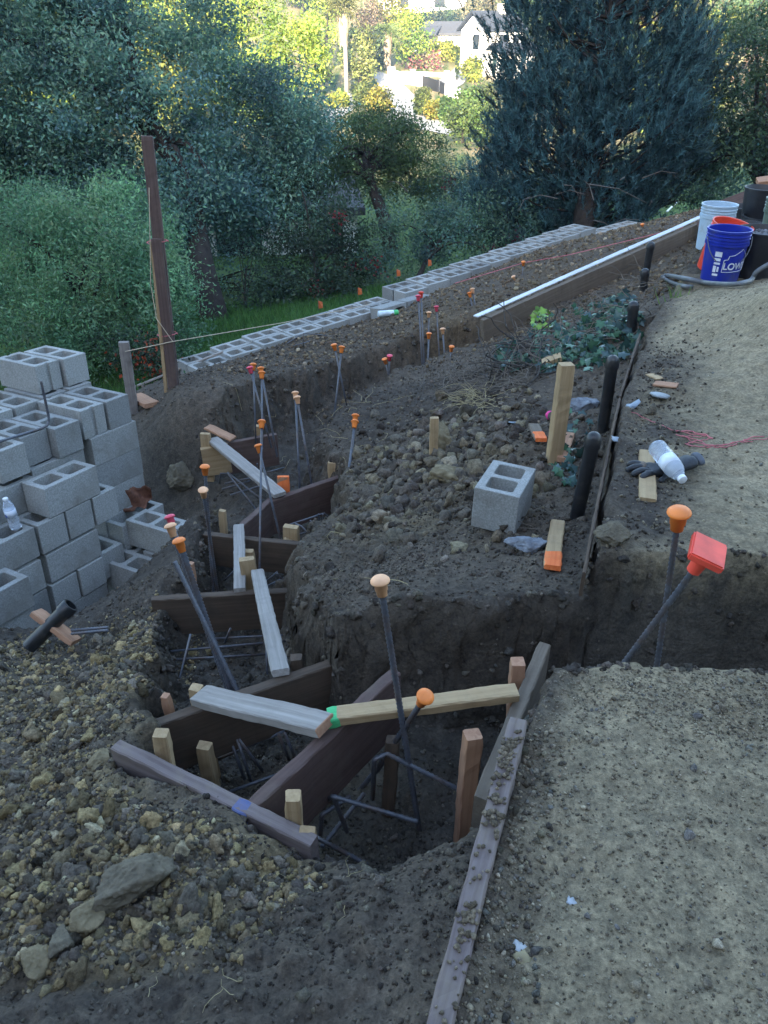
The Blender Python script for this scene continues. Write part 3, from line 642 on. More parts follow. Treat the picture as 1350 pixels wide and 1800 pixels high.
for q, lab in ((0, 'grey block on its side, cells facing out, near part of the long row'), (.42, 'second grey block on its side with cells facing out in the long row')):
    c2 = c+dirn*q*1.0
    block(Matrix.Translation((c2.x, c2.y-.1, -1.33)) @ Matrix.Rotation(az, 4, 'Z') @ Matrix.Rotation(math.radians(82), 4, 'X'), lab, False, 'blocks laid in the long row')
# ------------------------------------------------------------------ timber
def bar_mesh(name, L, w, h, ch=.004, seg=None, rough=.0015, seed=0, notch=None):
    """a bar along X, width w in Y, height h in Z, worn chamfered edges"""
    prof = [(-w/2+ch,-h/2),(w/2-ch,-h/2),(w/2,-h/2+ch),(w/2,h/2-ch),(w/2-ch,h/2),(-w/2+ch,h/2),(-w/2,h/2-ch),(-w/2,-h/2+ch)]
    seg = seg or max(2, int(L/.03)); r = random.Random(seed); vs = []; fs = []
    ph = [r.uniform(0, 6.28) for _ in range(4)]
    for i in range(seg+1):
        x = -L/2+L*i/seg; bow = .0022*math.sin(3*x/L+ph[0]); e = ch*.8 if i in (0, seg) else 0
        for (y, z) in prof:
            k = 1-e/max(w, .02)
            vs.append((x, y*k+bow+r.uniform(-rough, rough), z*(1-e/max(h, .02))+r.uniform(-rough, rough)+.001*math.sin(9*x/L+ph[1])))
    for i in range(seg):
        for k in range(8):
            q = (k+1) % 8; fs.append((i*8+k, i*8+q, i*8+8+q, i*8+8+k))
    fs.append(tuple(range(8))[::-1]); fs.append(tuple(seg*8+k for k in range(8)))
    me = bpy.data.meshes.new(name); me.from_pydata(vs, [], fs); me.update(); return me
_sd = [0]
def timber(name, a, b, w, h, mat, label=None, cat=None, group=None, drop=0, roll=0, parent=None, ch=.004, ref=Vector((0, 0, 1))):
    """from a to b (top centre line), width w across, height h; drop=1 hangs it below the line"""
    a = Vector(a); b = Vector(b); x = (b-a).normalized(); y = ref.cross(x).normalized(); z = x.cross(y).normalized(); _sd[0] += 1
    o = link(name, bar_mesh(name, (b-a).length, w, h, ch, seed=_sd[0]), M_[mat])
    c = (a+b)/2-z*h/2*drop
    M = Matrix((x, y, z)).transposed().to_4x4(); M.translation = c
    o.matrix_world = M @ Matrix.Rotation(roll, 4, 'X')
    if label: tag(o, label, cat, group)
    return o
GF = 'form boards across the trench'
def form(a, b, h, mat, label, t=.042, ext=(0, 0)):
    a = at(*a); b = at(*b); d = (b-a).normalized()
    return timber('form_board', a-d*ext[0], b+d*ext[1], t, h, mat, label, 'board', GF, 1)
form((203,1306,-.315), (551,1478,-.315), .15, 'purple', 'greyed stained board with blue chalk edging the clod pile')
form((442,1412,-.315), (697,1178,-.315), .27, 'redwood', 'wide red brown form board crossing the near pit diagonally')
form((252,1278,-.52), (577,1166,-.52), .25, 'darkwood', 'dark form board carrying the leaning pale plank and the thick red brown plank', ext=(.06, .03))
form((284,1050,-.94), (517,1036,-.94), .235, 'darkwood', 'very dark form board where two pale planks meet at a stake', ext=(.05, .03))
form((368,938,-1.04), (537,955,-1.04), .22, 'darkwood', 'dark form board behind the pale plank in the middle of the trench', ext=(.06, .0))
form((424,922,-1.08), (478,874,-1.12), .26, 'redwood', 'short red brown form board angled from the middle step')
form((474,880,-1.12), (609,832,-1.12), .26, 'redwood', 'red brown form board joined to the orange topped stake', ext=(0, .04))
form((396,778,-1.2), (486,762,-1.2), .27, 'redwood', 'farthest red brown form board across the trench')
form((352,788,-1.2), (400,780,-1.19), .24, 'stake', 'short light brown form board left of the farthest red brown one')
form((503,945,-1.05), (558,970,-1.2), .11, 'stake', 'short cut offcut board beside the rebar at the middle step', t=.03)
form((846,1402,-.29), (957,1130,-.29), .27, 'grayboard', 'old grey board on edge closing the side trench')
a = at(768, 1830, .012); b = at(910, 1262, .055)
timber('edge_board', a, b, .045, .13, 'purple', 'long greyed board with dirt on it along the near sand platform', 'board', None, 1)
dirt_n = 520; t_ = rng.beta(1.2, 1.0, dirt_n); dv = np.array(b-a); P_ = np.array(a)+dv*t_[:, None]*.94; P_[:, 0] += rng.normal(0, .012, dirt_n).clip(-.02, .02); k_ = rng.uniform(0, 1, dirt_n) < .12+.88*(fbm(t_*14, t_*0+3, 7) > .12); P_ = P_[k_]; t_ = t_[k_]
dV, dF, dC = [], [], []
for i, q_ in enumerate(P_):
    pv_, pf_ = L1[i % 14]; dV.append(pv_*rng.uniform(.002, .008)*np.array([1, 1, .7])+q_+np.array([0, 0, .003])); dF.append(pf_+i*len(pv_)); dC.append(np.tile(np.array([.20, .165, .12])*rng.uniform(.5, 1.3), (len(pv_), 1)))
o = link('dirt_crumbs', mesh_np('dirt_crumbs', np.concatenate(dV), np.concatenate(dF), np.concatenate(dC)), M_['clod']); tag(o, kind='stuff')
# thin bender board beside the bollards
timber('edge_board', Vector((.64, 1.98, -.012)), Vector((1.12, 3.38, -.02)), .012, .10, 'darkwood', 'thin dirty edging board behind the two nearest black posts', 'board', None, 1)
timber('edge_board', Vector((1.125, 3.4, -.02)), Vector((1.50, 4.36, -.04)), .012, .10, 'darkwood', 'thin dirty edging board running into the ivy', 'board', None, 1)
GP = 'planks lying over the trench forms'
a = at(352,1222,-.455); b = at(572,1276,-.27); timber('plank', a, b, .085, .034, 'pale', 'thick greyed plank with red end lying on the near forms', 'plank', GP)
e = timber('cut_end', b-(b-a).normalized()*.004, b+(b-a).normalized()*.002, .083, .033, 'redstake'); 
a = at(577,1262,-.285); b = at(908,1216,-.265)
pl2 = timber('plank', a, b, .055, .034, 'stake', 'pale pine stake laid across the near pit with green tip', 'plank', GP)
a = at(420,925,-1.01); b = at(421,1036,-.93); timber('plank', a, b+(b-a).normalized()*.01, .062, .03, 'pale', 'pale plank between the two dark middle form boards', 'plank', GP)
a = at(452,1005,-.90); b = at(494,1182,-.50); timber('plank', a, b, .066, .03, 'pale', 'pale plank with a broken edge leaning down to the dark board', 'plank', GP)
a = at(374,772,-1.17); b = at(492,870,-1.09); timber('plank', a, b, .09, .03, 'pale', 'pale plank leading from the farthest form board to the orange topped stake', 'plank', GP)
a = at(364,750,-1.12); b = at(410,772,-1.17); timber('plank', a, b, .08, .02, 'redstake', 'short reddish plank at the farthest form board', 'plank', GP)
def stake(px, py, zt, zb, wx, wy, mat, label, rz=0, lean=(0, 0), tip=None, group='stakes holding the trench forms'):
    t = at(px, py, zt); b = Vector((t.x+lean[0], t.y+lean[1], zb))
    o = timber('stake', b, t, wx, wy, mat, label, 'stake', group, 0, rz, ref=Vector((0, 1, .02)))
    if tip: timber('painted_end', b+(t-b)*(1-tip[1]/(t-b).length), t+(t-b).normalized()*.0025, wx+.004, wy+.004, tip[0], roll=0, ref=Vector((0, 1, .02))).parent = None
    return o
def parts_of(o, *ch):
    for c in ch:
        c.parent = o; c.matrix_parent_inverse = o.matrix_world.inverted()
bpy.context.view_layer.update()
def adopt(o):                              # painted/cut ends made just before become children of o
    for c in [q for q in bpy.data.objects if q.name.startswith(('painted_end', 'cut_end')) and q.parent is None]:
        c.parent = o; c.matrix_parent_inverse = o.matrix_basis.inverted()
for o in [q for q in bpy.data.objects if q.get('label') == 'thick greyed plank with red end lying on the near forms']: adopt(o)
d = (at(908,1216,-.265)-at(577,1262,-.285)).normalized(); a = at(577,1262,-.285)
timber('painted_end', a-d*.002, a+d*.035, .059, .037, 'greenpaint'); adopt(pl2)
aL, bL = at(203,1306,-.315), at(551,1478,-.315); q = aL.lerp(bL, .64); q2 = aL.lerp(bL, .71)
timber('painted_end', q+Vector((0, 0, .0025)), q2+Vector((0, 0, .0025)), .046, .152, 'bluepaint', drop=1); adopt([o for o in bpy.data.objects if o.get('label', '').startswith('greyed stained board with blue')][0])
S_ = [
 (283,1288,-.27,-.75,.045,.038,'stake','pale pine stake inside the blue chalked board'),
 (345,1208,-.46,-.95,.045,.04,'stake','pine stake behind the end of the thick greyed plank'),
 (515,1398,-.25,-.78,.042,.042,'stake','pale stake standing in the corner behind the blue chalked board'),
 (521,1155,-.50,-.98,.045,.04,'darkwood','dark stake top beside the lower end of the leaning pale plank'),
 (290,1222,-.50,-.98,.03,.03,'redstake','small reddish stake against the left trench bank'),
 (434,982,-.84,-1.3,.08,.04,'stake','broad pine stake between the two pale planks'),
 (437,968,-1.0,-1.42,.06,.04,'stake','pine stake behind the top of the middle pale plank'),
 (390,897,-1.02,-1.4,.045,.03,'stake','split pine stake with green mark by the left bank'),
 (511,925,-1.0,-1.45,.09,.045,'stake','thick rough cut stake beside the middle step'),
 (336,990,-.92,-1.35,.03,.03,'redstake','thin round stake leaning in the left bank'),
 (361,762,-1.1,-1.5,.075,.04,'stake','pine stake at the left end of the farthest form board'),
 (454,748,-1.14,-1.5,.06,.04,'stake','pine stake behind the farthest red brown form board'),
 (584,812,-1.06,-1.5,.06,.045,'stake','pine stake near the right end of the orange marked form board'),
 (832,1290,-.235,-.8,.05,.045,'redstake','reddish stake with pink end holding the old grey board'),
 (911,1163,-.24,-.78,.045,.045,'redstake','reddish stake behind the far end of the old grey board'),
 (690,1300,-.42,-.8,.045,.04,'darkwood','dark stake under the wide red brown form board'),
 (360,1310,-.6,-1.0,.05,.04,'stake','stake below the dark form board near the left bank'),
 (603,900,-1.2,-1.5,.07,.04,'stake','stake below the right end of the orange marked form board'),
]
for s_ in S_:
    lean = (random.uniform(-.02, .02), random.uniform(-.01, .02)); o = stake(*s_, rz=random.uniform(-.3, .3), lean=lean)
o = stake(497,838,-1.03,-1.45,.075,.022,'redstake','orange painted flat stake at the end of the farthest pale plank', tip=('orangepaint', .16)); adopt(o)
o = timber('stake', at(541,1478,-.6), at(541,1462,-.315), .045, .03, 'stake', 'short pale stake end closing the blue chalked board', 'stake', 'stakes holding the trench forms', 0, ref=Vector((0, 1, .02)))
# stakes and scraps on the mound
def up_stake(px0, py0, px1, py1, wx, wy, mat, label, rz=0, sink=.12):
    b = hit(px0, py0); t = at_y(px1, py1, b.y+.01); d = (t-b).normalized()
    return timber('stake', b-d*sink, t, wx, wy, mat, label, 'stake', None, 0, rz, ref=Vector((0, 1, .02)))
up_stake(972, 812, 996, 640, .07, .06, 'stake', 'tall square pine stake standing among the ivy and clods', .15)
up_stake(763, 806, 763, 734, .05, .03, 'stake', 'short flat pine stake standing in the clods')
up_stake(1238, 352, 1238, 316, .09, .05, 'stake', 'small wooden stake on the far dirt crest below the pine tree')
def flat(name, p0, p1, w, h, mat, label, cat='wood', lift=.015, mat2=None, frac=.3):
    a = hit(*p0)+Vector((0, 0, lift)); b = hit(*p1)+Vector((0, 0, lift))
    o = timber(name, a, b, w, h, mat, label, cat)
    if mat2:
        timber('painted_end', a.lerp(b, 1-frac), b+(b-a).normalized()*.002, w+.003, h+.003, mat2); adopt(o)
    return o
flat('wood_stake', (979,925), (969,1006), .06, .02, 'stake', 'flat stake with bright orange end lying beside the blue grey stone', 'stake', .018, 'orangepaint', .32)
flat('wood_stake', (936,756), (950,784), .06, .02, 'grayboard', 'grey scrap with orange painted end among the clods', 'stake', .03, 'orangepaint', .5)
flat('wood_scrap', (1002,770), (985,815), .05, .03, 'redstake', 'splintered reddish scrap right of the tall pine stake', 'wood', .02)
flat('wood_scrap', (952,650), (985,640), .10, .035, 'stake', 'pale cut wood end behind the tall pine stake', 'wood', .05)
flat('wood_scrap', (1137,798), (1137,882), .062, .018, 'stake', 'pale pine slat under the black glove on the sand', 'wood', .008)
flat('wood_scrap', (1142,660), (1160,668), .05, .008, 'stake', 'thin wood chip on the sandy platform near the second black post', 'wood', .004)
flat('wood_scrap', (1150,676), (1190,682), .06, .012, 'redstake', 'reddish chip beside the pink string on the sand', 'wood', .004)
flat('wood_scrap', (238,700), (268,716), .13, .04, 'redstake', 'short reddish grey plank end beside the small grey post', 'wood', .02)
a = at(62,1076,-.95); b = at(134,1128,-1.06); timber('wood_scrap', a, b, .085, .03, 'redstake', 'pointed orange brown scrap beneath the black pipe by the block stack', 'wood', None, 0, -.5)
# posts by the left bank
b = hit(305, 679); t = at_y(258, 239, b.y+.02); t2 = at_y(277, 418, b.y+.0)
timber('tall_post', b-Vector((0, 0, .2)), t, .085, .04, 'post', 'tall brown timber post leaning slightly before the trees', 'post', None, 0, .08, ref=Vector((0, 1, .02)))
post = [o for o in bpy.data.objects if o.name.startswith('tall_post')][0]
def child_of(o, c): c.parent = o; c.matrix_parent_inverse = o.matrix_basis.inverted(); return c
child_of(post, timber('doubling_board', b-Vector((0, .035, .15)), t2-Vector((0, .035, 0)), .082, .035, 'post', ref=Vector((0, 1, .02)), roll=.08))
child_of(post, timber('lath', b+Vector((-.062, -.04, -.05)), t2+Vector((-.036, -.04, -.02)), .03, .02, 'stake', ref=Vector((0, 1, .02))))
for fr in (.24, .62):
    q = b.lerp(t, fr); r_ = MB()
    r_.tube([q+Vector((math.cos(k*.785)*.085, math.sin(k*.785)*.045-.015, .01*math.sin(k))) for k in range(9)], .004, 5)
    child_of(post, r_.build('tied_string', M_['string']))
b2 = hit(235, 728); t = at_y(217, 601, b2.y)
gp = timber('short_post', b2-Vector((0, 0, .15)), t, .085, .05, 'graypost', 'short weathered grey post just behind the block stack', 'post', None, 0, .2, ref=Vector((0, 1, .02)))
s = MB(); p0 = at_y(220, 618, b2.y-.05); p1 = at_y(300, 601, b.y-.06); p2 = rowp[0]+dirn*3.0+Vector((0, 0, .22))-nrm*.1; p2 = at(650, 535, -1.1)
s.tube([p0, p1, p1.lerp(p2, .5)-Vector((0, 0, .02)), p2], .004, 5); s.tube([p1+Vector((.02, 0, 0)), at_y(275, 560, b.y-.1), at_y(265, 500, b.y-.06), at_y(262, 330, b.y-.05)], .003, 4)
tag(s.build('string_line', M_['twine']), 'pale string line running from the short grey post past the tall brown post', 'string')
a = hit(238, 688); b_ = at(392, 618, -1.28); timber('slim_batten', a+Vector((0, 0, .05)), b_, .04, .02, 'pale', 'slim pale batten lying from the tall post toward the block row', 'batten')
# long white topped beam
a = at(836, 560, -.80); b_ = at(1232, 384, -.27)
bm_ = timber('timber_beam', a+Vector((.05, -.05, .005)), b_+Vector((.05, -.04, .005)), .05, .26, 'grayboard', 'long timber beam with a white top edging the far trench', 'beam', None, 1)
child_of(bm_, timber('white_cap', a+Vector((0, 0, .02)), b_+Vector((0, 0, .02)), .072, .012, 'white', roll=-.10))  # sky reflection on the beam's top is put into the cap's white
a2 = hit(818, 592); timber('plank', a2+Vector((-.12, .02, -.05)), a2+Vector((.35, .28, .06)), .04, .16, 'darkwood', 'dark board end below the near end of the white topped beam', 'plank', None, 1)
a = hit(1172, 374); b_ = hit(1192, 358); timber('white_lath', a+Vector((0, 0, .03)), b_+Vector((0, 0, .12)), .06, .04, 'white', 'short white lath lying on the far dirt crest', 'lath')
# ------------------------------------------------------------------ black capped posts (pipes)
def bollard(bx, by, tx, ty, dia, label, sink=.1):
    b = hit(bx, by); t = at_y(tx, ty, b.y+.0); L = (t-b).length+sink; r = dia/2; x = (t-b).normalized()
    e = empty('pipe_post', b); tag(e, label, 'post', 'black capped pipe posts')
    M = x.to_track_quat('Z', 'Y').to_matrix().to_4x4()
    m = MB(); m.lathe([(r*.98, -sink), (r, L-sink-.07), (r*1.0, L-sink-.045)], 28); o = m.build('pipe', M_['abs'], e, smooth=True); smooth_angle(o); o.matrix_local = M
    m = MB(); z = L-sink-.055; m.lathe([(r*1.14, z), (r*1.15, z+.022), (r*1.1, z+.028), (r*1.06, z+.04), (r*.85, z+.055), (r*.5, z+.064), (0.0001, z+.067)], 28)
    o = m.build('cap', M_['abs'], e, smooth=True); smooth_angle(o); o.matrix_local = M
    return e
bollard(1014, 908, 1045, 764, .060, 'nearest black capped pipe post, leaning beside the single block')
bollard(1059, 757, 1078, 628, .062, 'second black capped pipe post, below the ivy')
bollard(1109, 580, 1114, 532, .07, 'black capped pipe post whose cap just shows above the ivy')
bollard(1131, 512, 1134, 474, .07, 'short black capped pipe post before the weeds near the beam')
bollard(1133, 492, 1145, 427, .068, 'farthest black capped pipe post, against the white topped beam')
# ------------------------------------------------------------------ reinforcing bars
def rebar_tube(mb, pts, r, ribbed=False, n=7):
    pts = [Vector(p) for p in pts]
    if not ribbed: return mb.tube(pts, r, n)
    out = []; rad = []
    for a, b in zip(pts[:-1], pts[1:]):
        L = (b-a).length; k = max(2, int(L/.0075))
        for i in range(k): out.append(a.lerp(b, i/k)); rad.append(r*(1.25 if i % 2 else .92))
    out.append(pts[-1]); rad.append(r); return mb.tube(out, rad, n)
def cap_mesh(kind):
    m = MB()
    if kind == 'mush': m.lathe([(.0105, -.047), (.0140, -.0465), (.0150, -.030), (.0170, -.0295), (.0178, -.008), (.0240, -.0065), (.0262, -.003), (.0255, .001), (.0205, .0065), (.0120, .0098), (0.0001, .011)], 20)
    return m.mesh('cap', True)
CAPM = cap_mesh('mush')
CAPS = {}
for k in ('capO', 'capT', 'capP', 'capR'):
    CAPS[k] = CAPM.copy(); CAPS[k].materials.append(M_[k])
def rebar(tp, d, bp, dy, cap, label, r=.0075, ribbed=False, mid=None, capscale=1.0, group='capped rebar rods'):
    t = at_d(*tp, d); b = at_y(*bp, t.y+dy); x = (t-b).normalized(); b2 = b-x*.12
    e = empty('rebar', b); tag(e, label, 'rebar', group); m = MB()
    pts = [b2-b]+([at_y(*mid[0], t.y+mid[1])-b] if mid else [])+[t-b-x*.004]
    rebar_tube(m, pts, r, ribbed); m.build('rod', M_['rebar'], e, smooth=True)
    if cap:
        xx = (pts[-1]-pts[-2]).normalized()
        if cap == 'square':
            c = MB(); c.lathe([(.013, -.06), (.017, -.058), (.021, -.006), (.021, .0)], 20); o = c.build('cap', M_['capR'], e, smooth=True); smooth_angle(o)
            o.matrix_local = Matrix.Translation(t-b) @ xx.to_track_quat('Z', 'Y').to_matrix().to_4x4()
            bm = bmesh.new(); bmesh.ops.create_cube(bm, size=1); bmesh.ops.scale(bm, vec=(.100, .084, .022), verts=bm.verts)
            bmesh.ops.bevel(bm, geom=bm.edges[:], offset=.004, segments=2, affect='EDGES'); me = bpy.data.meshes.new('cap_plate'); bm.to_mesh(me); bm.free()
            p = link('cap_plate', me, M_['capR'], o); p.matrix_local = Matrix.Translation((0, 0, .009)) @ Matrix.Rotation(math.radians(12), 4, 'Z')
        else:
            o = link('cap', CAPS[cap], None, e); o.matrix_local = Matrix.Translation(t-b) @ xx.to_track_quat('Z', 'Y').to_matrix().to_4x4() @ Matrix.Diagonal((capscale, capscale, capscale, 1))
    return e
rebar((668,1020), 2.05, (735,1448), -.06, 'capT', 'tall ribbed rebar with faded orange cap rising in the near pit', .0085, True, capscale=1.03)
rebar((1194,900), 1.90, (1148,1215), .02, 'capO', 'upright rebar with bright orange cap in the side trench', .0075, True, capscale=1.14)
rebar((1240,975), 1.85, (1060,1215), .1, 'square', 'leaning rebar with red square safety cap in the side trench', .0075, True)
rebar((748,1224), 2.15, (600,1425), .28, 'capO', 'short rebar with round orange cap pointing up from the near pit', .008, True, mid=((665,1350), .16))
rebar((299,924), 3.15, (402,1215), -.25, 'capT', 'thick rebar with faded orange cap leaning at the left bank', .011, True, capscale=1.02)
rebar((314,950), 3.0, (425,1270), -.2, 'capO', 'thick rebar with bright orange cap, nearest at the left bank', .012, True, capscale=1.04)
rebar((298,908), 3.25, (330,1000), -.1, 'capP', 'rebar with pink cap behind the two at the left bank', .009, capscale=.9)
rebar((306,985), 2.95, (418,1215), -.25, None, 'bare blue grey ribbed rod beside the thick capped rods at the left bank', .0085, True)
rebar((360,820), 3.97, (380,1112), -.12, 'capO', 'rebar with orange cap nearest the left bank above the middle steps', .008, True)
rebar((357,861), 3.85, (390,1092), .1, 'capT', 'rebar with faded cap just under the orange one by the left bank', .008, True)
rebar((454,783), 4.5, (490,935), -.25, 'capO', 'rebar with orange cap crossing before the long pale plank', .007, capscale=.98)
rebar((460,741), 4.55, (456,1012), -.75, 'capO', 'straight rebar with orange cap standing before the farthest form board', .007, capscale=.98)
rebar((625,730), 5.1, (605,932), -.5, 'capO', 'rear rebar of the touching pair with orange caps by the right trench wall', .008, capscale=1.02)
rebar((624,741), 5.0, (597,947), -.65, 'capO', 'front rebar of the touching pair with orange caps by the right trench wall', .008, capscale=1.02)
rebar((519,690), 5.3, (527,862), -.35, 'capT', 'rear rebar of the pair with whitish caps beyond the farthest form board', .0075)
rebar((522,698), 5.25, (548,852), -.25, 'capT', 'front rebar of the pair with whitish caps beyond the farthest form board', .0075)
rebar((458,647), 5.6, (482,775), -.3, 'capO', 'orange capped rebar, upper of the four in the left far bend', .0075, capscale=1.02)
rebar((460,655), 5.5, (461,760), -.3, 'capO', 'orange capped rebar, front of the four in the left far bend', .0075, capscale=1.02)
rebar((445,640), 5.8, (449,755), -.2, 'capO', 'orange capped rebar just behind the pink capped one in the left far bend', .0075)
rebar((439,646), 5.7, (470,760), -.2, 'capP', 'pink capped rebar in the left far bend', .0075)
rebar((587,606), 6.3, (607,700), -.1, 'capO', 'left rebar of the crossing pair before the block row', .0075, capscale=1.05)
rebar((601,610), 6.2, (587,735), -.3, 'capO', 'right rebar of the crossing pair before the block row', .0075, capscale=1.05)
rebar((676,631), 6.7, (687,676), .0, 'capO', 'orange capped rebar beside the pink one at the mouth of the far pit', .0075)
rebar((685,625), 6.7, (683,676), .0, 'capP', 'pink capped rebar at the mouth of the far pit', .0075)
rebar((740,514), 7.2, (747,672), -.3, 'capR', 'rear rebar of the tallest red capped pair in the far pit', .0075, capscale=1.05)
rebar((735,520), 7.1, (744,674), -.3, 'capP', 'front rebar of the tallest red capped pair in the far pit', .0075, capscale=1.05)
rebar((754,549), 7.2, (752,640), -.1, 'capT', 'faded capped rebar above an orange capped one in the far pit', .0075)
rebar((754,586), 6.8, (751,672), -.1, 'capO', 'orange capped rebar directly below a faded capped one in the far pit', .0075)
rebar((767,539), 7.4, (774,655), -.2, 'capP', 'pink capped rebar leaning in the middle of the far pit', .0075)
rebar((778,578), 7.0, (784,660), -.1, 'capT', 'faded capped rebar right of the middle of the far pit', .0075)
rebar((794,609), 6.8, (788,662), -.0, 'capO', 'orange capped rebar at the right wall of the far pit', .0075)
rebar((764,642), 6.8, (770,663), .0, 'capO', 'lowest orange capped rebar in the far pit', .0075)
rebar((830,508), 8.0, (839,557), -.1, 'capT', 'rear rebar of the pair near the end of the white topped beam', .0075)
rebar((825,515), 8.0, (833,553), -.1, 'capO', 'front rebar of the pair near the end of the white topped beam', .0075)
rebar((920,460), 8.6, (915,516), .0, 'capO', 'upper orange capped rebar behind the white topped beam', .0075)
rebar((902,486), 8.5, (915,518), .0, 'capT', 'lower faded capped rebar behind the white topped beam', .0075)
rebar((1129,394), 9.6, (1130,424), .0, 'capO', 'farthest orange capped rebar behind the beam near the buckets', .0075)
s = MB(); s.tube([at_y(800, 498, 8.3), at_y(920, 462, 9.0), at_y(1000, 448, 8.8), at_y(1200, 400, 9.2)], .004, 4); tag(s.build('string_line', M_['string']), 'thin pinkish string stretched behind the white topped beam', 'string')
# rebar lying on the trench floor
def cage(label, lines, r=.006, ribbed=False):
    e = empty('rebar_cage', lines[0][0]); tag(e, label, 'rebar', 'reinforcing bars tied on the trench floor')
    for L in lines:
        m = MB(); rebar_tube(m, [p-lines[0][0] for p in L], r, ribbed); m.build('bar', M_['rebar'], e, smooth=True)
    return e
A = lambda *p: at(*p)
cage('ribbed hooked bars tied in the near pit under the round capped rod', [
    [A(560,1415,-.70), A(585,1400,-.52), A(735,1445,-.60)], [A(586,1400,-.52), A(610,1462,-.72)],
    [A(655,1405,-.72), A(658,1335,-.44), A(680,1325,-.43), A(815,1392,-.55)], [A(552,1470,-.66), A(645,1520,-.60)],
    [A(565,1490,-.7), A(640,1395,-.68)], [A(563,1470,-.72), A(566,1432,-.6), A(615,1400,-.6)]], .007, True)
cage('dark bars beneath the board with the thick plank', [
    [A(405,1300,-.72), A(430,1370,-.86)], [A(417,1300,-.70), A(442,1375,-.86)], [A(370,1340,-.85), A(500,1285,-.75)],
    [A(490,1290,-.68), A(512,1345,-.86)], [A(500,1288,-.68), A(524,1345,-.86)], [A(330,1330,-.85), A(325,1375,-.9)], [A(420,1300,-.66), A(465,1360,-.86)], [A(395,1395,-.8), A(560,1335,-.8)]])
cage('dark bars across the floor below the two leaning pale planks', [
    [A(300,1145,-1.1), A(520,1125,-1.12)], [A(300,1160,-1.1), A(470,1150,-1.12)], [A(335,1115,-1.0), A(310,1215,-1.1)], [A(468,1125,-1.0), A(470,1190,-1.12)],
    [A(395,1130,-1.1), A(405,1105,-1.0)], [A(380,1122,-1.14), A(520,1115,-1.14)]])
cage('crossed bars behind the dark board at the stake between pale planks', [
    [A(465,1025,-1.1), A(487,1005,-1.0), A(486,1030,-1.1)], [A(487,1008,-1.0), A(510,1035,-1.15)], [A(395,1020,-1.2), A(415,1000,-1.1)], [A(470,1030,-1.2), A(515,1008,-1.2)]])
cage('bars with rounded hooks in the middle bay before the red brown board', [
    [A(516,935,-1.28), A(520,921,-1.15), A(530,925,-1.15), A(568,968,-1.3)], [A(510,922,-1.2), A(570,902,-1.2), A(596,925,-1.3)], [A(540,955,-1.3), A(600,918,-1.3)],
    [A(555,965,-1.32), A(605,932,-1.32)], [A(545,915,-1.2), A(565,935,-1.3)], [A(568,904,-1.1), A(569,935,-1.3)], [A(560,904,-1.1), A(561,930,-1.3)], [A(525,940,-1.3), A(590,915,-1.3)]])
cage('bars with rounded hooks in the bay under the long pale plank', [
    [A(385,850,-1.4), A(388,832,-1.3), A(400,832,-1.3), A(450,895,-1.4)], [A(400,830,-1.3), A(462,880,-1.4)], [A(395,850,-1.38), A(450,838,-1.38)],
    [A(390,860,-1.4), A(440,845,-1.4)], [A(452,815,-1.25), A(452,832,-1.4)], [A(470,830,-1.35), A(500,822,-1.4)], [A(405,870,-1.4), A(470,850,-1.4)]])
cage('thin bars lying on the dirt before the block row', [
    [hit(505,607)+Vector((0,0,.02)), hit(535,592)+Vector((0,0,.05))], [hit(515,612)+Vector((0,0,.02)), hit(545,605)+Vector((0,0,.03))], [hit(533,612), at_y(533,586,hit(533,612).y), at_y(575,590,hit(533,612).y+.1)]])
# ------------------------------------------------------------------ small things on the ground
def bottle(name, base, axis, label, L=.205, r=.032):
    e = empty(name, base); tag(e, label, 'bottle'); prof = [(.001, 0), (r*.8, 0), (r, .012)]
    z = .02
    while z < L*.62: prof += [(r, z), (r*.93, z+.006), (r, z+.012)]; z += .0145
    prof += [(r, L*.66), (r*.93, L*.74), (r*.62, L*.86), (r*.42, L*.91), (r*.42, L*.94)]
    M = axis.normalized().to_track_quat('Z', 'Y').to_matrix().to_4x4()
    m = MB(); m.lathe(prof, 24); o = m.build('bottle_body', M_['pet'], e, smooth=True); o.matrix_local = M
    m = MB(); m.lathe([(r*1.012, L*.42), (r*1.012, L*.64)], 24); o = m.build('bottle_label', M_['petlabel'], e, smooth=True); o.matrix_local = M
    m = MB(); m.add([(r*1.02*math.cos(a), r*1.02*math.sin(a), L*.44+L*.15*(h if i % 2 else .0)) for i, (a, h) in enumerate([(k*.35, [0, .5, .5, .9, .9, .6, .6, .2][min(k, 7)]) for k in range(8) for _ in (0, 1)])],
                    [(2*k, 2*k+2, 2*k+3, 2*k+1) for k in range(7)]); lb = m.build('printed_shape', M_['petblue'], o); lb.matrix_local = Matrix.Rotation(random.uniform(-2.6, -2.4), 4, 'Z')
    m = MB(); m.lathe([(r*.46, L*.93), (r*.46, L*.995), (r*.40, L), (.0001, L)], 20); o = m.build('bottle_cap', M_['bottlecap'], e, smooth=True); smooth_angle(o); o.matrix_local = M
    return e
pb = ST @ Vector((-.735, -.12, -.273)); bottle('water_bottle', pb, Vector((-.06, 0, 1)), 'half litre water bottle standing on a block of the left stack')
a = hit(1146, 818)+Vector((0, 0, .085)); b_ = hit(1207, 872)+Vector((0, 0, .035)); bottle('water_bottle', a, b_-a, 'clear water bottle lying across the black glove', L=.225, r=.036)
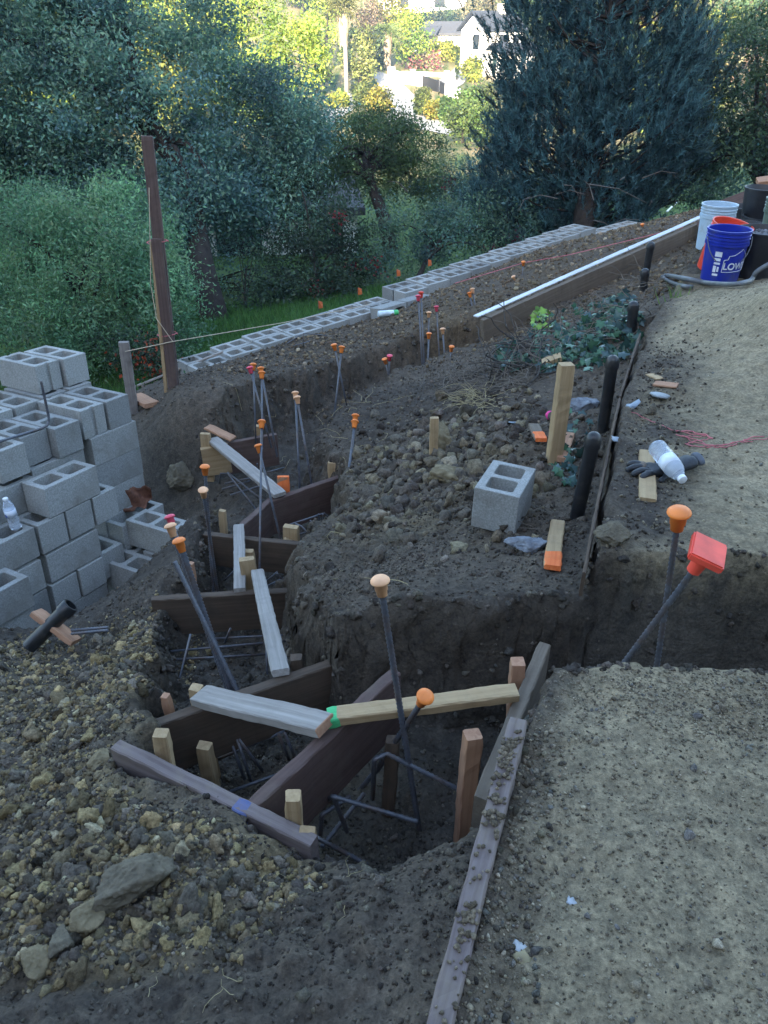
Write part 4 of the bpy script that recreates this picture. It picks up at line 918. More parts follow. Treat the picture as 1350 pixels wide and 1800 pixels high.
# the black glove
def glove(loc, rz):
    bm = bmesh.new(); sk = bm.verts.layers.skin.verify()
    def chain(pts, root=None):
        prev = root
        for x, y, z, rx, ry in pts:
            v = bm.verts.new((x, y, z)); v[sk].radius = (rx, ry)
            if prev: bm.edges.new((prev, v))
            prev = v
        return prev
    first = bm.verts.new((0, 0, .016)); first[sk].radius = (.046, .020); first[sk].use_root = True
    chain([(.035, .004, .022, .044, .022), (.07, .006, .026, .040, .022), (.10, .012, .03, .043, .024), (.13, .02, .036, .046, .026)], first)
    palm = bm.verts.new((-.045, 0, .018)); palm[sk].radius = (.046, .020); bm.edges.new((first, palm))
    for (y0, a, L) in ((.030, .35, .070), (.010, .1, .085), (-.012, -.12, .082), (-.031, -.4, .066)):
        ca, sa = math.cos(a), math.sin(a)
        chain([(-.07, y0, .020, .0145, .0135), (-.07-ca*L*.4, y0+sa*L*.4, .030, .0145, .013), (-.07-ca*L*.75, y0+sa*L*.75, .026, .0135, .0125), (-.07-ca*L, y0+sa*L, .014, .011, .011)], palm)
    chain([(-.01, -.042, .018, .012, .011), (-.04, -.068, .016, .011, .010), (-.065, -.082, .013, .009, .008)], first)
    me = bpy.data.meshes.new('glove'); bm.to_mesh(me); bm.free(); o = bpy.data.objects.new('work_glove', me); COL.objects.link(o)
    o.modifiers.new('s', 'SKIN').use_smooth_shade = True; s = o.modifiers.new('d', 'SUBSURF'); s.levels = s.render_levels = 2
    tx = bpy.data.textures.new('wrinkle', 'CLOUDS'); tx.noise_scale = .03; dm = o.modifiers.new('w', 'DISPLACE'); dm.texture = tx; dm.strength = .008; dm.texture_coords = 'LOCAL'
    me.materials.append(M_['glove']); o.location = loc; o.rotation_euler.z = rz
    tag(o, 'black rubber work glove lying on the sand under a clear bottle', 'glove')
    c = MB(); c.lathe([(.036, 0), (.040, .012), (.037, .022), (.030, .021)], 20); q = c.build('cuff', M_['cloth'], o, smooth=True)
    q.matrix_local = Matrix.Translation((.133, .02, .034)) @ Matrix.Rotation(math.radians(78), 4, 'Y') @ Matrix.Diagonal((.55, 1, 1, 1))
    return o
glove(hit(1166, 838)+Vector((0, 0, .014)), .18)
# bent rebar over the block stack
m = MB(); e0 = ST @ Vector((-.26, .12, .175)); B_ = [ST @ Vector(q) for q in ((-1.0, .16, .172), (-.6, .1, .168), (-.3, .06, .166), (-.255, .06, .172), (-.235, .065, .19), (-.225, .07, .22), (-.22, .08, .44))]
rebar_tube(m, [q-e0 for q in B_], .0078, True); o = m.build('bent_rebar', M_['rebar'], None, Matrix.Translation(e0), True); tag(o, 'dark bent rebar lying over the upper blocks of the left stack', 'rebar')
# leaf on the block
bm = bmesh.new(); bmesh.ops.create_grid(bm, x_segments=14, y_segments=14, size=1)
for v in bm.verts:
    x, y = v.co.x, v.co.y; wdt = math.sqrt(max(0, 1-x*x))*.62*(1+.2*math.sin(9*x)); v.co = Vector((x*.12, y*wdt*.12, .045*(1-x*x*.4)*(abs(y)**1.5)+.02*math.sin(5*x+3*y)+.02*mnoise.noise(Vector((x*2, y*2, 3)))+.05*(y > 0)*y))
bmesh.ops.solidify(bm, geom=bm.faces[:], thickness=.002)
me = bpy.data.meshes.new('dead_leaf'); bm.to_mesh(me); bm.free(); me.shade_smooth(); o = link('dead_leaf', me, M_['brownleaf']); o.location = ST @ Vector((.27, -.02, -.575)); o.rotation_euler = (.5, -.15, .7); tag(o, 'large curled brown leaf resting on a block of the left stack', 'leaf')
# black pipe at the foot of the stack
a = at(76, 1112, -1.02); b_ = at(126, 1062, -.90); x = (b_-a).normalized(); M = x.to_track_quat('Z', 'Y').to_matrix().to_4x4(); M.translation = a-x*.1
e = empty('drain_pipe', a-x*.1); tag(e, 'black plastic pipe with coupling sticking out at the foot of the block stack', 'pipe'); LL = (b_-a).length+.1
m = MB(); m.lathe([(.036, 0), (.036, LL-.04), (.0, LL-.04)], 24); o = m.build('pipe', M_['abs'], e, smooth=True); smooth_angle(o); o.matrix_local = Matrix.Translation(-(a-x*.1)) @ M
m = MB(); m.lathe([(.037, LL-.06), (.042, LL-.058), (.042, LL-.01), (.038, LL-.004), (.030, LL-.004), (.030, LL-.03), (0.001, LL-.03)], 24); o = m.build('coupling', M_['abs'], e, smooth=True); smooth_angle(o); o.matrix_local = Matrix.Translation(-(a-x*.1)) @ M
m = MB()
for dy in (0, .02): rebar_tube(m, [at(125,1108+dy*300,-1.0), at(190,1103+dy*250,-.98)], .007, True)
tag(m.build('rebar_offcut', M_['rebar'], None, None, True), 'dark rebar offcuts half buried in crumbs at the foot of the stack', 'rebar')
# spray can
b_ = hit(683, 556)+Vector((0, 0, .035)); e = empty('spray_can', b_, (0, 0, .25)); tag(e, 'white spray can with green cap lying on the far dirt bank', 'spray can')
m = MB(); m.lathe([(.03, 0), (.033, .004), (.033, .17), (.026, .185), (.0001, .186)], 20); o = m.build('can_body', plain('pale can', (.62, .74, .80), .35), e, smooth=True); smooth_angle(o); o.matrix_local = Matrix.Translation((-.12, 0, 0)) @ Matrix.Rotation(math.pi/2, 4, 'Y')
m = MB(); m.lathe([(.028, .176), (.030, .18), (.030, .225), (.024, .23), (.0001, .23)], 20); o = m.build('can_cap', plain('green cap', (.06, .50, .16), .4), e, smooth=True); smooth_angle(o); o.matrix_local = Matrix.Translation((-.12, 0, 0)) @ Matrix.Rotation(math.pi/2, 4, 'Y')
# small orange marker flags on the grass
for (px, py), lab in (((560,545), 'small orange marker flag on the grass, nearest the tall brown post'), ((629,521), 'small orange marker flag on the grass, second from the tall brown post'), ((697,488), 'small orange marker flag on the grass below the dark shrub'), ((752,470), 'small orange marker flag on the grass, farthest along the block row')):
    b_ = at(px, py, -1.78); e = empty('marker_flag', b_); e.scale = (.8, .8, .8); tag(e, lab, 'flag', 'orange marker flags')
    m = MB(); m.tube([(0, 0, -.1), (0, 0, .17)], .003, 5); m.build('flag_wire', M_['rebar'], e)
    m = MB(); m.add([(0, 0, .16), (.07, .02, .13), (.08, .0, .04), (.005, 0, .02), (0, .006, .16), (.07, .026, .13), (.08, .006, .04), (.005, .006, .02)], [(0, 1, 2, 3), (7, 6, 5, 4), (0, 4, 5, 1), (1, 5, 6, 2), (2, 6, 7, 3), (3, 7, 4, 0)]); m.build('flag', M_['flag'], e)
# pink cap lying loose, paper scraps, pink string, hose
o = link('loose_cap', CAPM.copy(), plain('hot pink plastic', (.85, .06, .32), .5)); o.location = hit(966, 739)+Vector((0, 0, .03)); o.rotation_euler = (1.2, .3, 0); o.scale = (1.0,)*3; tag(o, 'bright pink rebar cap lying beside the tall pine stake', 'cap')
m = MB(); pts = []
path = [(1112,728),(1140,742),(1175,756),(1205,765),(1240,768),(1225,772),(1200,769),(1215,780),(1245,787),(1280,784),(1310,776),(1345,775),(1360,772)]
def wig(P, k=5, amp=.006):
    V_ = [hit(*p) for p in P]; out = []
    for a, b in zip(V_[:-1], V_[1:]):
        for i in range(k): out.append(a.lerp(b, i/k)+Vector((random.uniform(-amp, amp), random.uniform(-amp, amp), .006)))
    return out
m.tube(wig(path), .0016, 5); m.tube(wig([(1185,761),(1210,762),(1238,766),(1250,774),(1226,778),(1202,783),(1235,789),(1275,789),(1300,779),(1320,772),(1350,770)]), .0022, 5); m.tube(wig([(1190,768),(1222,776),(1240,783),(1268,786),(1290,780),(1330,778)]), .002, 5)
tag(m.build('pink_string', M_['string'], None, None, True), 'tangled pink string lying loose across the sandy platform', 'string')
m = MB(); hp = [hit(1165, 492), hit(1172, 490), hit(1200, 497), hit(1240, 505), hit(1285, 508), hit(1312, 503)]
hp = [p+Vector((0, 0, .03)) for p in hp]+[at_y(1322, 490, 5.5), at_y(1330, 478, 5.5), at_y(1345, 468, 5.5), at_y(1370, 455, 5.5)]
def crom(P, k=8):
    o = []
    for i in range(len(P)-1):
        a, b, c, d = P[max(i-1, 0)], P[i], P[i+1], P[min(i+2, len(P)-1)]
        for j in range(k):
            t = j/k; o.append(.5*((2*b)+(c-a)*t+(2*a-5*b+4*c-d)*t*t+(3*b-a-3*c+d)*t**3))
    return o+[P[-1]]
m.tube(crom(hp), .017, 10); m.tube(crom([p+Vector((0, 0, .02)) for p in (hit(1163, 490), hit(1178, 500), hit(1200, 508), hit(1215, 509))]), .015, 10)
tag(m.build('hose', M_['hose'], None, None, True), 'grey hose curving on the ground in front of the buckets', 'hose')
# ------------------------------------------------------------------ buckets
def bucket(name, base, H, rb, rt, mat, label, tilt=(0, 0), rz=0, rings=True, handle=True, thick=.004, rim=.006):
    e = empty(name, base, (tilt[0], tilt[1], rz)); tag(e, label, 'bucket'); R_ = lambda z: rb+(rt-rb)*z/H
    prof = [(.0001, 0), (rb-.004, 0), (rb, .004)]
    if rings:
        for z in (H*.80, H*.86, H*.92): prof += [(R_(z)-.001, z-.012), (R_(z)+.006, z-.010), (R_(z)+.006, z-.005), (R_(z), z-.003)]
        prof.insert(3, (R_(H*.7), H*.7)); prof.insert(4, (R_(H*.71)+.009, H*.71)); prof.insert(5, (R_(H*.76)+.009, H*.76)); prof.insert(6, (R_(H*.765), H*.765))
    prof += [(rt, H-.014), (rt+rim, H-.013), (rt+rim, H), (rt-.001, H+.001), (rt-.005, H-.004), (rb-.004, .012), (.0001, .012)]
    m = MB(); m.lathe(prof, 40); o = m.build('bucket_body', M_[mat], e, smooth=True); smooth_angle(o)
    if handle:
        m = MB(); r = rt+.012; m.tube([(r*math.cos(a), -abs(math.sin(a))*r*.55-.03 if True else 0, H*.86-math.sin(a)*H*.52) for a in np.linspace(0, math.pi, 22)], .0035, 6)
        m.build('handle', M_['hose'], e, smooth=True)
    return e
Bz = lambda px, py, dz=0: hit(px, py)+Vector((0, 0, dz))
blue = bucket('bucket', at_d(1263, 491, 5.72), .365, .130, .149, 'bkB', 'blue plastic bucket with white house outline print, front of the bucket group')
pb = blue.location.copy()
def bucket_text(e, txt, size, ang, z, H, rb, rt, mat, name):
    c = bpy.data.curves.new(name, 'FONT'); c.body = txt; c.size = size; c.align_x = 'CENTER'; c.extrude = .0006
    try: c.offset = size*.02
    except Exception: pass
    o = bpy.data.objects.new(name, c); COL.objects.link(o); bpy.context.view_layer.update()
    me = bpy.data.meshes.new_from_object(o.evaluated_get(bpy.context.evaluated_depsgraph_get())); bpy.data.objects.remove(o)
    bm = bmesh.new(); bm.from_mesh(me); bmesh.ops.subdivide_edges(bm, edges=bm.edges[:], cuts=2)
    for v in bm.verts:
        zz = z+v.co.y; r = rb+(rt-rb)*zz/H+.0015+v.co.z; a = ang+v.co.x/r; v.co = Vector((r*math.cos(a), r*math.sin(a), zz))
    bm.to_mesh(me); bm.free(); return link(name, me, M_[mat], e)
def wrap_line(e, pts, ang, z, H, rb, rt, wd, mat, name):
    m = MB(); P = []
    for (x0, y0), (x1, y1) in zip(pts[:-1], pts[1:]):
        k = 8
        for i in range(k+1): P.append((x0+(x1-x0)*i/k, y0+(y1-y0)*i/k))
    V_ = []
    for x, y in P:
        zz = z+y; r = rb+(rt-rb)*zz/H+.0015; a = ang+x/r; V_.append((r*math.cos(a), r*math.sin(a), zz))
    m.tube(V_, wd, 4); return m.build(name, M_[mat], e)
ang = math.radians(-72)
body = [o for o in bpy.data.objects if o.parent == blue and o.name.startswith('bucket_body')][0]
bucket_text(body, 'LOWE', .066, ang+.02, .105, .365, .130, .149, 'print', 'printed_word')
wrap_line(body, [(-.095,.085),(.115,.092),(.12,.20),(.085,.205),(.035,.245),(-.03,.205),(-.065,.20),(-.07,.175),(-.095,.17),(-.095,.085)], ang+.02, 0, .365, .130, .149, .0022, 'print', 'printed_outline')
m = MB(); aa = math.radians(-128)
for r0, r1, c0, c1 in ((.055, .07, -.02, .02), (.08, .125, -.022, .0), (.085, .12, .006, .02), (.135, .15, -.022, .022), (.16, .18, -.024, .02), (.19, .225, -.024, .024)):
    pts = [(aa+c0/.14, r0), (aa+c1/.14, r0), (aa+c1/.14, r1), (aa+c0/.14, r1)]
    m.add([((.1325+.019*z/.365)*math.cos(a), (.1325+.019*z/.365)*math.sin(a), z) for a, z in pts], [(0, 1, 2, 3)])
m.build('printed_panel', M_['print'], body)
bucket('bucket', at_d(1254, 474, 6.05), .365, .130, .149, 'bkR', 'red plastic bucket tilted behind the blue one', tilt=(.16, .14), handle=False)
bucket('bucket', at_d(1249, 437, 7.0), .385, .130, .149, 'bkW', 'pale blue grey bucket standing at the end of the white topped beam', handle=False)
bucket('plant_pot', at_d(1326, 490, 5.85), .36, .165, .20, 'bkK', 'wide black pot filled with gravel right of the blue bucket', handle=False, rings=False)
bucket('plant_pot', at_d(1296, 458, 6.5), .30, .13, .16, 'bkK', 'black pot behind the red bucket', handle=False, rings=False)
bucket('plant_pot', at_d(1332, 450, 6.9), .34, .155, .20, 'bkK', 'black pot under the tall black bucket', handle=False, rings=False)
tb = bucket('plant_pot', at_d(1328, 400, 6.95), .34, .135, .165, 'bkK', 'tall black bucket standing in another black pot', handle=False, rings=False)
bucket('plant_pot', at_d(1302, 420, 7.5), .30, .13, .16, 'bkK', 'dark pot half hidden behind the tall black bucket', handle=False, rings=False)
bucket('bucket', at_d(1362, 432, 6.2), .36, .125, .145, 'bkG', 'grey green mossy bucket cut off at the right picture edge', handle=False)
v, f = lump(2, 5, .3); gp_ = at_d(1326, 490, 5.85)
vs, fs, cs = [], [], []
for i in range(160):
    a, r = random.uniform(0, 6.28), .17*math.sqrt(random.random()); s_ = random.uniform(.01, .022)
    vs.append(v*s_+np.array([gp_.x+r*math.cos(a), gp_.y+r*math.sin(a), gp_.z+.305+random.uniform(-.01, .01)])); fs.append(f+i*len(v)); cs.append(np.tile(np.array([.16, .17, .19])*random.uniform(.6, 1.6), (len(v), 1)))
o = link('pot_gravel', mesh_np('pot_gravel', np.concatenate(vs), np.concatenate(fs), np.concatenate(cs)), M_['clod']); tag(o, kind='stuff')
a = at_d(1322, 352, 7.9); timber('scrap_board', a+Vector((-.25, .1, -.12)), a+Vector((.25, 0, .12)), .22, .02, 'redwood', 'dark red scrap board leaning behind the tall black bucket', 'board', None, 0, .9)
timber('scrap_board', a+Vector((-.45, .1, -.3)), a+Vector((.3, 0, -.05)), .18, .03, 'redwood', 'reddish board lying behind the pots', 'board', None, 0, .5)
timber('scrap_board', a+Vector((.05, .1, .16)), a+Vector((.3, .05, .2)), .14, .05, 'redstake', 'pale pinkish wood block on top of the scrap at the right picture edge', 'board', None, 0, .2)
# ------------------------------------------------------------------ trees, shrubs, ivy
def leaf_quads(P, size, asp=.45, up=.35, droop=0):
    n = len(P); nr = rng.normal(size=(n, 3)); nr[:, 2] += up*2; nr /= np.linalg.norm(nr, axis=1)[:, None]
    d = rng.normal(size=(n, 3)); d[:, 2] -= droop; d -= (d*nr).sum(1)[:, None]*nr; d /= np.linalg.norm(d, axis=1)[:, None]+1e-9
    s = np.cross(nr, d); L = (size*rng.uniform(.6, 1.25, n))[:, None]; W = L*asp
    V = np.stack([P, P+d*L*.45+s*W*.5, P+d*L-nr*L*.12, P+d*L*.45-s*W*.5], 1)
    return V.reshape(-1, 3), np.arange(n*4).reshape(-1, 4)
def ell_clumps(ells, dens):
    C = []
    for px, py, d, rx, ry, rz in ells:
        c = np.array(at_d(px, py, d)); n = max(4, int(dens*(rx*rz+ry*rz+rx*ry)))
        q = rng.normal(size=(n, 3)); q /= np.linalg.norm(q, axis=1)[:, None]
        q *= (rng.uniform(.25, 1, n)**.45)[:, None]*np.array([rx, ry, rz])
        C.append(c+q)
    return np.concatenate(C)
def crown_points(C, per, r, flat=.75):
    n = len(C); k = rng.poisson(per, n); R = r*rng.uniform(.55, 1.35, n)
    P = np.repeat(C, k, 0)+rng.normal(size=(k.sum(), 3))*np.repeat(R, k)[:, None]*np.array([1, 1, flat])*.6
    return P, np.repeat(np.arange(n), k)
def leafcol(ci, nC, n, pal, var=.13):
    pal = np.array(pal); base = pal[rng.integers(0, len(pal), nC)]*(1+rng.normal(0, .26, (nC, 1))).clip(.45, 1.7)
    c = base[ci]*(1+rng.normal(0, var, (n, 1)))*(1+rng.normal(0, .06, (n, 3))); return np.clip(c, .004, .9)
def tree(name, label, cat, base, ells, dens, per, r, leaf, pal, trunk=None, tr=.2, asp=.45, mat='leaf', group=None, limbs=10, flowers=None, bark='bark', droop=0, origin=None):
    base = Vector(base); e = empty(name, base); tag(e, label, cat, group)
    C = ell_clumps(ells, dens); P, ci = crown_points(C, per, r)
    V, F = leaf_quads(P, leaf, asp, droop=droop); c = leafcol(ci, len(C), len(P), pal)
    link('crown', mesh_np('crown', V-np.array(base), F, np.repeat(c, 4, 0)), M_[mat], e)
    m = MB(); path = [Vector(p) for p in trunk] if trunk else [base-Vector((0, 0, .3)), Vector(C.mean(0))]
    nP = len(path); m.tube([p-base for p in crom(path, 4)], list(np.linspace(tr, tr*.4, (nP-1)*4+1)), 8)
    top = path[-1]; mid = path[max(0, nP-2)]
    for i in rng.choice(len(C), min(limbs, len(C)), replace=False):
        q = Vector(C[i]); s = mid.lerp(top, random.uniform(.1, 1)); b = s.lerp(q, .5)+Vector((0, 0, .15*(q-s).length))
        m.tube([p-base for p in crom([s, b, q], 4)], list(np.linspace(tr*.36, tr*.06, 9)), 5)
    m.build('trunk', M_[bark], e, smooth=True)
    if flowers:
        k = rng.choice(len(C), flowers[0]); Q = np.repeat(C[k], 45, 0)+rng.normal(size=(flowers[0]*45, 3))*.09+np.array([0, -.22, .05])
        V, F = leaf_quads(Q, .05, .7); c = np.array(flowers[1])*(1+rng.normal(0, .25, (len(Q), 1)))
        link('blossom', mesh_np('blossom', V-np.array(base), F, np.clip(np.repeat(c, 4, 0), .01, .9)), M_[mat], e)
    return e
DK = [(.088, .175, .145), (.115, .21, .145), (.075, .145, .135), (.13, .225, .15)]  # blue haze over the trees is mixed into these leaf colours
tb0 = at_d(385, 566, 11.3)
tree('broadleaf_tree', 'large dark leaved tree with a thick leaning trunk behind the tall brown post', 'tree', tb0,
     [(250,190,13.2,2.5,1.9,1.9),(60,160,12.6,1.9,1.7,2.1),(440,260,13.8,1.35,1.3,1.3),(70,-50,13.4,2.2,2,1.3),(320,350,12.2,1.0,1,.55),(430,360,13.2,1.0,.9,.45),(520,210,14,.7,.7,.8),(200,330,12.8,1.3,.9,.5),(480,330,13.6,.8,.8,.5),(400,300,13,.9,.8,.6),(-90,250,12.5,1.2,1.2,2)],
     10, 400, .42, .082, DK, [tb0-Vector((0, 0, .3)), at_d(362, 500, 11.4), at_d(352, 440, 11.6), at_d(330, 330, 12.2), at_d(260, 200, 13)], .24, .42, limbs=9)
tree('broadleaf_tree', 'dark tree mass filling the left edge behind the feathery bush', 'tree', at(60, 500, -3.2),
     [(90,330,16.5,3.4,1.6,1.4),(250,420,16,1.6,1.2,1.0),(-40,130,17,3,1.6,3)], 3.0, 170, .5, .13, DK, None, .2, .42)
bb = at(150, 645, -2.0)
tree('feathery_bush', 'light green feathery bush behind the concrete block stack', 'bush', bb,
     [(120,480,9.3,1.45,1.1,.95),(255,530,9.0,.60,.7,.75),(20,400,9.6,.9,.9,.6),(200,400,9.6,.65,.8,.5),(60,590,8.8,1.2,.8,.6),(290,600,8.7,.35,.5,.4)],
     17, 330, .27, .058, [(.115, .245, .125), (.155, .30, .15), (.095, .20, .11), (.19, .32, .17)], None, .09, .34, group='shrubs before the trees')
tree('flowering_shrub', 'dark green shrub with red blossom below the fork of the big tree', 'bush', at(560, 525, -2.0),
     [(565,440,12.6,.80,.9,.72),(625,480,12.8,.55,.6,.38),(500,490,12.2,.50,.5,.40),(540,360,13.2,.7,.7,.5),(520,525,11.7,.55,.45,.24),(610,500,12.1,.6,.5,.28),(455,530,12.0,.35,.4,.25)], 12, 230, .3, .065, [(.040, .075, .045), (.030, .058, .040), (.055, .09, .05)], None, .06, .45, group='shrubs before the trees', flowers=(5, (.20, .018, .028)))
tree('flowering_shrub', 'small dark shrub with red blossom beside the short grey post', 'bush', hit(262, 655)+Vector((0, .6, 0)),
     [(262,625,7.9,.28,.4,.22),(205,610,8.3,.3,.3,.25),(310,640,8.4,.2,.3,.12)], 34, 120, .16, .05, [(.040, .075, .038), (.03, .055, .03)], None, .03, .4, group='shrubs before the trees', flowers=(5, (.24, .02, .03)))
tree('dark_shrub', 'dark shrub below the pale green shrub, right of the flowering one', 'bush', at(730, 470, -2.0),
     [(725,420,14.2,.95,1,.62),(810,425,14.8,.9,.8,.6),(680,462,13.4,.6,.6,.35),(770,360,16,.9,.8,.6),(860,400,14.5,.8,.8,.5)], 8, 240, .32, .07, DK, None, .06, .45, group='shrubs before the trees', flowers=(3, (.14, .018, .024)))
tree('dark_shrub', 'dark undergrowth shrub under the left side of the pine', 'bush', at(930, 420, -1.9), [(930,370,15.5,1.5,1,.62),(880,330,16.5,1.0,1,.8)], 7, 170, .34, .09, DK, None, .06, .45, group='shrubs before the trees')
tree('dark_shrub', 'dark undergrowth shrub under the right side of the pine', 'bush', at(1110, 380, -1.7), [(1110,330,15.8,1.7,1,.75),(1230,300,16.2,1.5,1,.9),(1340,290,15,1.2,1,.9)], 6, 170, .34, .09, DK, None, .06, .45, group='shrubs before the trees')
tc = at_d(690, 420, 15.5)
tree('broadleaf_tree', 'mid green spreading tree with forked trunk in the middle of the slope', 'tree', tc,
     [(650,270,16.2,1.15,1.2,.95),(560,290,16.8,.75,.8,.75),(715,258,17,.75,.9,.6),(640,240,17,.6,.7,.4),(720,310,16.4,.6,.7,.5)], 13, 270, .36, .075, [(.075, .130, .055), (.095, .155, .06), (.055, .10, .048)],
     [tc-Vector((0, 0, .4)), at_d(675, 385, 15.6), at_d(655, 330, 15.9), at_d(640, 270, 16.2)], .17, .40, limbs=14)
tree('pale_shrub', 'pale grey green airy shrub between the spreading tree and the pine', 'bush', at(800, 380, -3.4), [(800,290,19,.72,.7,.62),(770,320,18.5,.5,.6,.4),(840,320,19,.5,.5,.5)], 14, 190, .3, .07, [(.16, .235, .13), (.20, .28, .16), (.13, .19, .11)], None, .05, .25, group='shrubs before the trees')
tree('broadleaf_tree', 'dark tree with lighter green leaves at the right picture edge', 'tree', at_d(1370, 330, 13.5),
     [(1340,110,13.8,.7,.9,.8),(1370,230,13.6,.8,.9,.7),(1290,230,15,.8,.9,.8),(1210,250,16.5,1.0,1,.8)], 9, 260, .36, .085, [(.05, .10, .06), (.07, .13, .065), (.042, .08, .055)], None, .16, .45)
tree('broadleaf_tree', 'tall loosely leaved tree behind the pine at the upper right', 'tree', at(1250, 330, -2.5),
     [(1220,60,19,1.3,1.2,1.0),(1330,20,19,1.4,1.2,1.2),(1170,170,19.5,.8,.8,.7),(1290,130,19,.9,.8,.7),(1120,20,20,.9,.9,1)], 4.6, 170, .4, .10, [(.05, .09, .05), (.07, .115, .06)], None, .15, .45)
tree('broadleaf_tree', 'tree with sunlit yellow green top behind the big dark tree', 'tree', at(450, 250, -4.8),
     [(460,50,29,2.1,1.7,2.0),(350,10,30,1.8,1.6,1.7),(515,110,29,1.15,1.2,1.4),(420,150,29.5,1.6,1.3,1.4),(250,-10,31,2.1,1.5,1.6),(40,20,32,2.7,1.6,1.9)], 4.6, 160, .50, .15, [(.22, .26, .05), (.28, .30, .06), (.15, .19, .045)], None, .2, .42, limbs=16)
tree('small_shrub', 'thin pale stemmed shrub between the big trunk and the flowering shrub', 'bush', at(425, 560, -2.1), [(420,490,12.6,.42,.4,.38),(450,440,13,.4,.4,.3)], 16, 60, .26, .06, DK, None, .03, .4, group='shrubs before the trees')
tree('dark_shrub', 'dark low shrub in the shade behind the big leaning trunk', 'bush', at(330, 520, -2.8), [(330,470,15,1.2,.9,.5),(480,520,15.5,.9,.8,.5),(250,500,14.5,.8,.8,.5)], 8, 120, .34, .08, DK, None, .05, .45, group='shrubs before the trees')
# the pine
def pine(base, cpx, label):
    e = empty('pine_tree', base); tag(e, label, 'tree'); c = np.array(at_d(*cpx)); rad = np.array([2.25, 1.7, 3.2])
    m = MB(); top = Vector(c)+Vector((0, 0, 2.9)); m.tube([Vector((0, 0, -.3)), Vector(c)-base, top-base], [.22, .15, .04], 8)
    P, D, C_ = [], [], []; B_ = Vector(base)
    for i in range(1100):
        q = rng.normal(size=3); q /= np.linalg.norm(q); q = q*rad*rng.uniform(.3, 1)**.3*(.86+.42*mnoise.noise(Vector(q)*1.9+Vector((4, 1, 7))))
        if q[2] < -2.5: continue
        tip = Vector(c+q); s = Vector((B_.x+(c[0]-B_.x)*.6, B_.y+(c[1]-B_.y)*.6, tip.z-.35-.5*rng.uniform()*1.2)); mid = s.lerp(tip, .6)-Vector((0, 0, .12))
        if i % 7 == 0: m.tube([p-base for p in crom([s, mid, tip], 3)], list(np.linspace(.035, .008, 7)), 4)
        for k in range(rng.integers(6, 11)):
            t = tip+Vector(rng.normal(size=3))*.17; d = Vector((rng.normal()*.35+q[0]*.30, rng.normal()*.35+q[1]*.30, .9)).normalized(); L = rng.uniform(.12, .28)
            nn = 26; f = rng.uniform(0, 1, nn)
            P.append(np.array(t)+np.array(d)*L*f[:, None]); D.append(np.array(d)*.75+rng.normal(size=(nn, 3))*.55*(1-.55*f[:, None])); C_.append(np.tile(np.array([.036, .086, .098])*rng.uniform(.4, 1.8), (nn, 1)))
    P, D, C_ = map(np.concatenate, (P, D, C_)); D /= np.linalg.norm(D, axis=1)[:, None]; n = len(P)
    s = np.cross(D, rng.normal(size=(n, 3))); s /= np.linalg.norm(s, axis=1)[:, None]; L = rng.uniform(.08, .15, n)[:, None]
    V = np.stack([P-s*.008, P+s*.008, P+D*L], 1).reshape(-1, 3)
    link('needles', mesh_np('needles', V-np.array(base), np.arange(n*3).reshape(-1, 3), np.repeat(C_*(1+rng.normal(0, .15, (n, 1))), 3, 0)), M_['needle'], e)
    m.build('trunk', M_['bark'], e, smooth=True)
    for i in range(26):       # bare twigs hanging in the shade of the lower crown
        a = Vector(c+rng.normal(size=3)*np.array([1.3, .7, .5])+np.array([0, -.9, -1.1])); b = a+Vector((rng.normal()*.5, rng.normal()*.2, rng.normal()*.25-.1))
        MB().tube([p-base for p in (a, a.lerp(b, .5)+Vector((0, 0, .08)), b)], [.012, .008, .004], 4).build('bare_twig', M_['graytwig'], e)
pine(at_d(1020, 440, 14.2), (1045, 225, 14.6), 'big dark pine with upright tufted tips right of the sunlit houses')
# grass strip, weeds, ivy, straw, roots
def blades(n, xs, ys, h, wd, pal, name, lean=.4, zoff=0, cond=None):
    x = rng.uniform(*xs, n); y = rng.uniform(*ys, n)
    if cond is not None: k = cond(x, y); x, y = x[k], y[k]; n = len(x)
    z = gz(x, y)+zoff; P = np.stack([x, y, z], -1); d = rng.normal(size=(n, 3))*lean; d[:, 2] = 1; d /= np.linalg.norm(d, axis=1)[:, None]
    s = rng.normal(size=(n, 3)); s[:, 2] = 0; s /= np.linalg.norm(s, axis=1)[:, None]; L = (h*rng.uniform(.5, 1.3, n))[:, None]
    V = np.stack([P-s*wd, P+s*wd, P+d*L], 1).reshape(-1, 3); c = np.array(pal)[rng.integers(0, len(pal), n)]*(1+rng.normal(0, .2, (n, 1)))
    o = link(name, mesh_np(name, V, np.arange(n*3).reshape(-1, 3), np.clip(np.repeat(c, 3, 0), .005, .9)), M_['leaf']); tag(o, kind='stuff'); return o
rowd = lambda x, y: (y-7.2)-(x+1.9)*.98
blades(60000, (-4.5, 4.5), (7, 14), .13, .006, [(.065, .15, .038), (.09, .185, .045), (.05, .11, .03)], 'grass', cond=lambda x, y: (rowd(x, y) > .75) & (rowd(x, y) < 6))
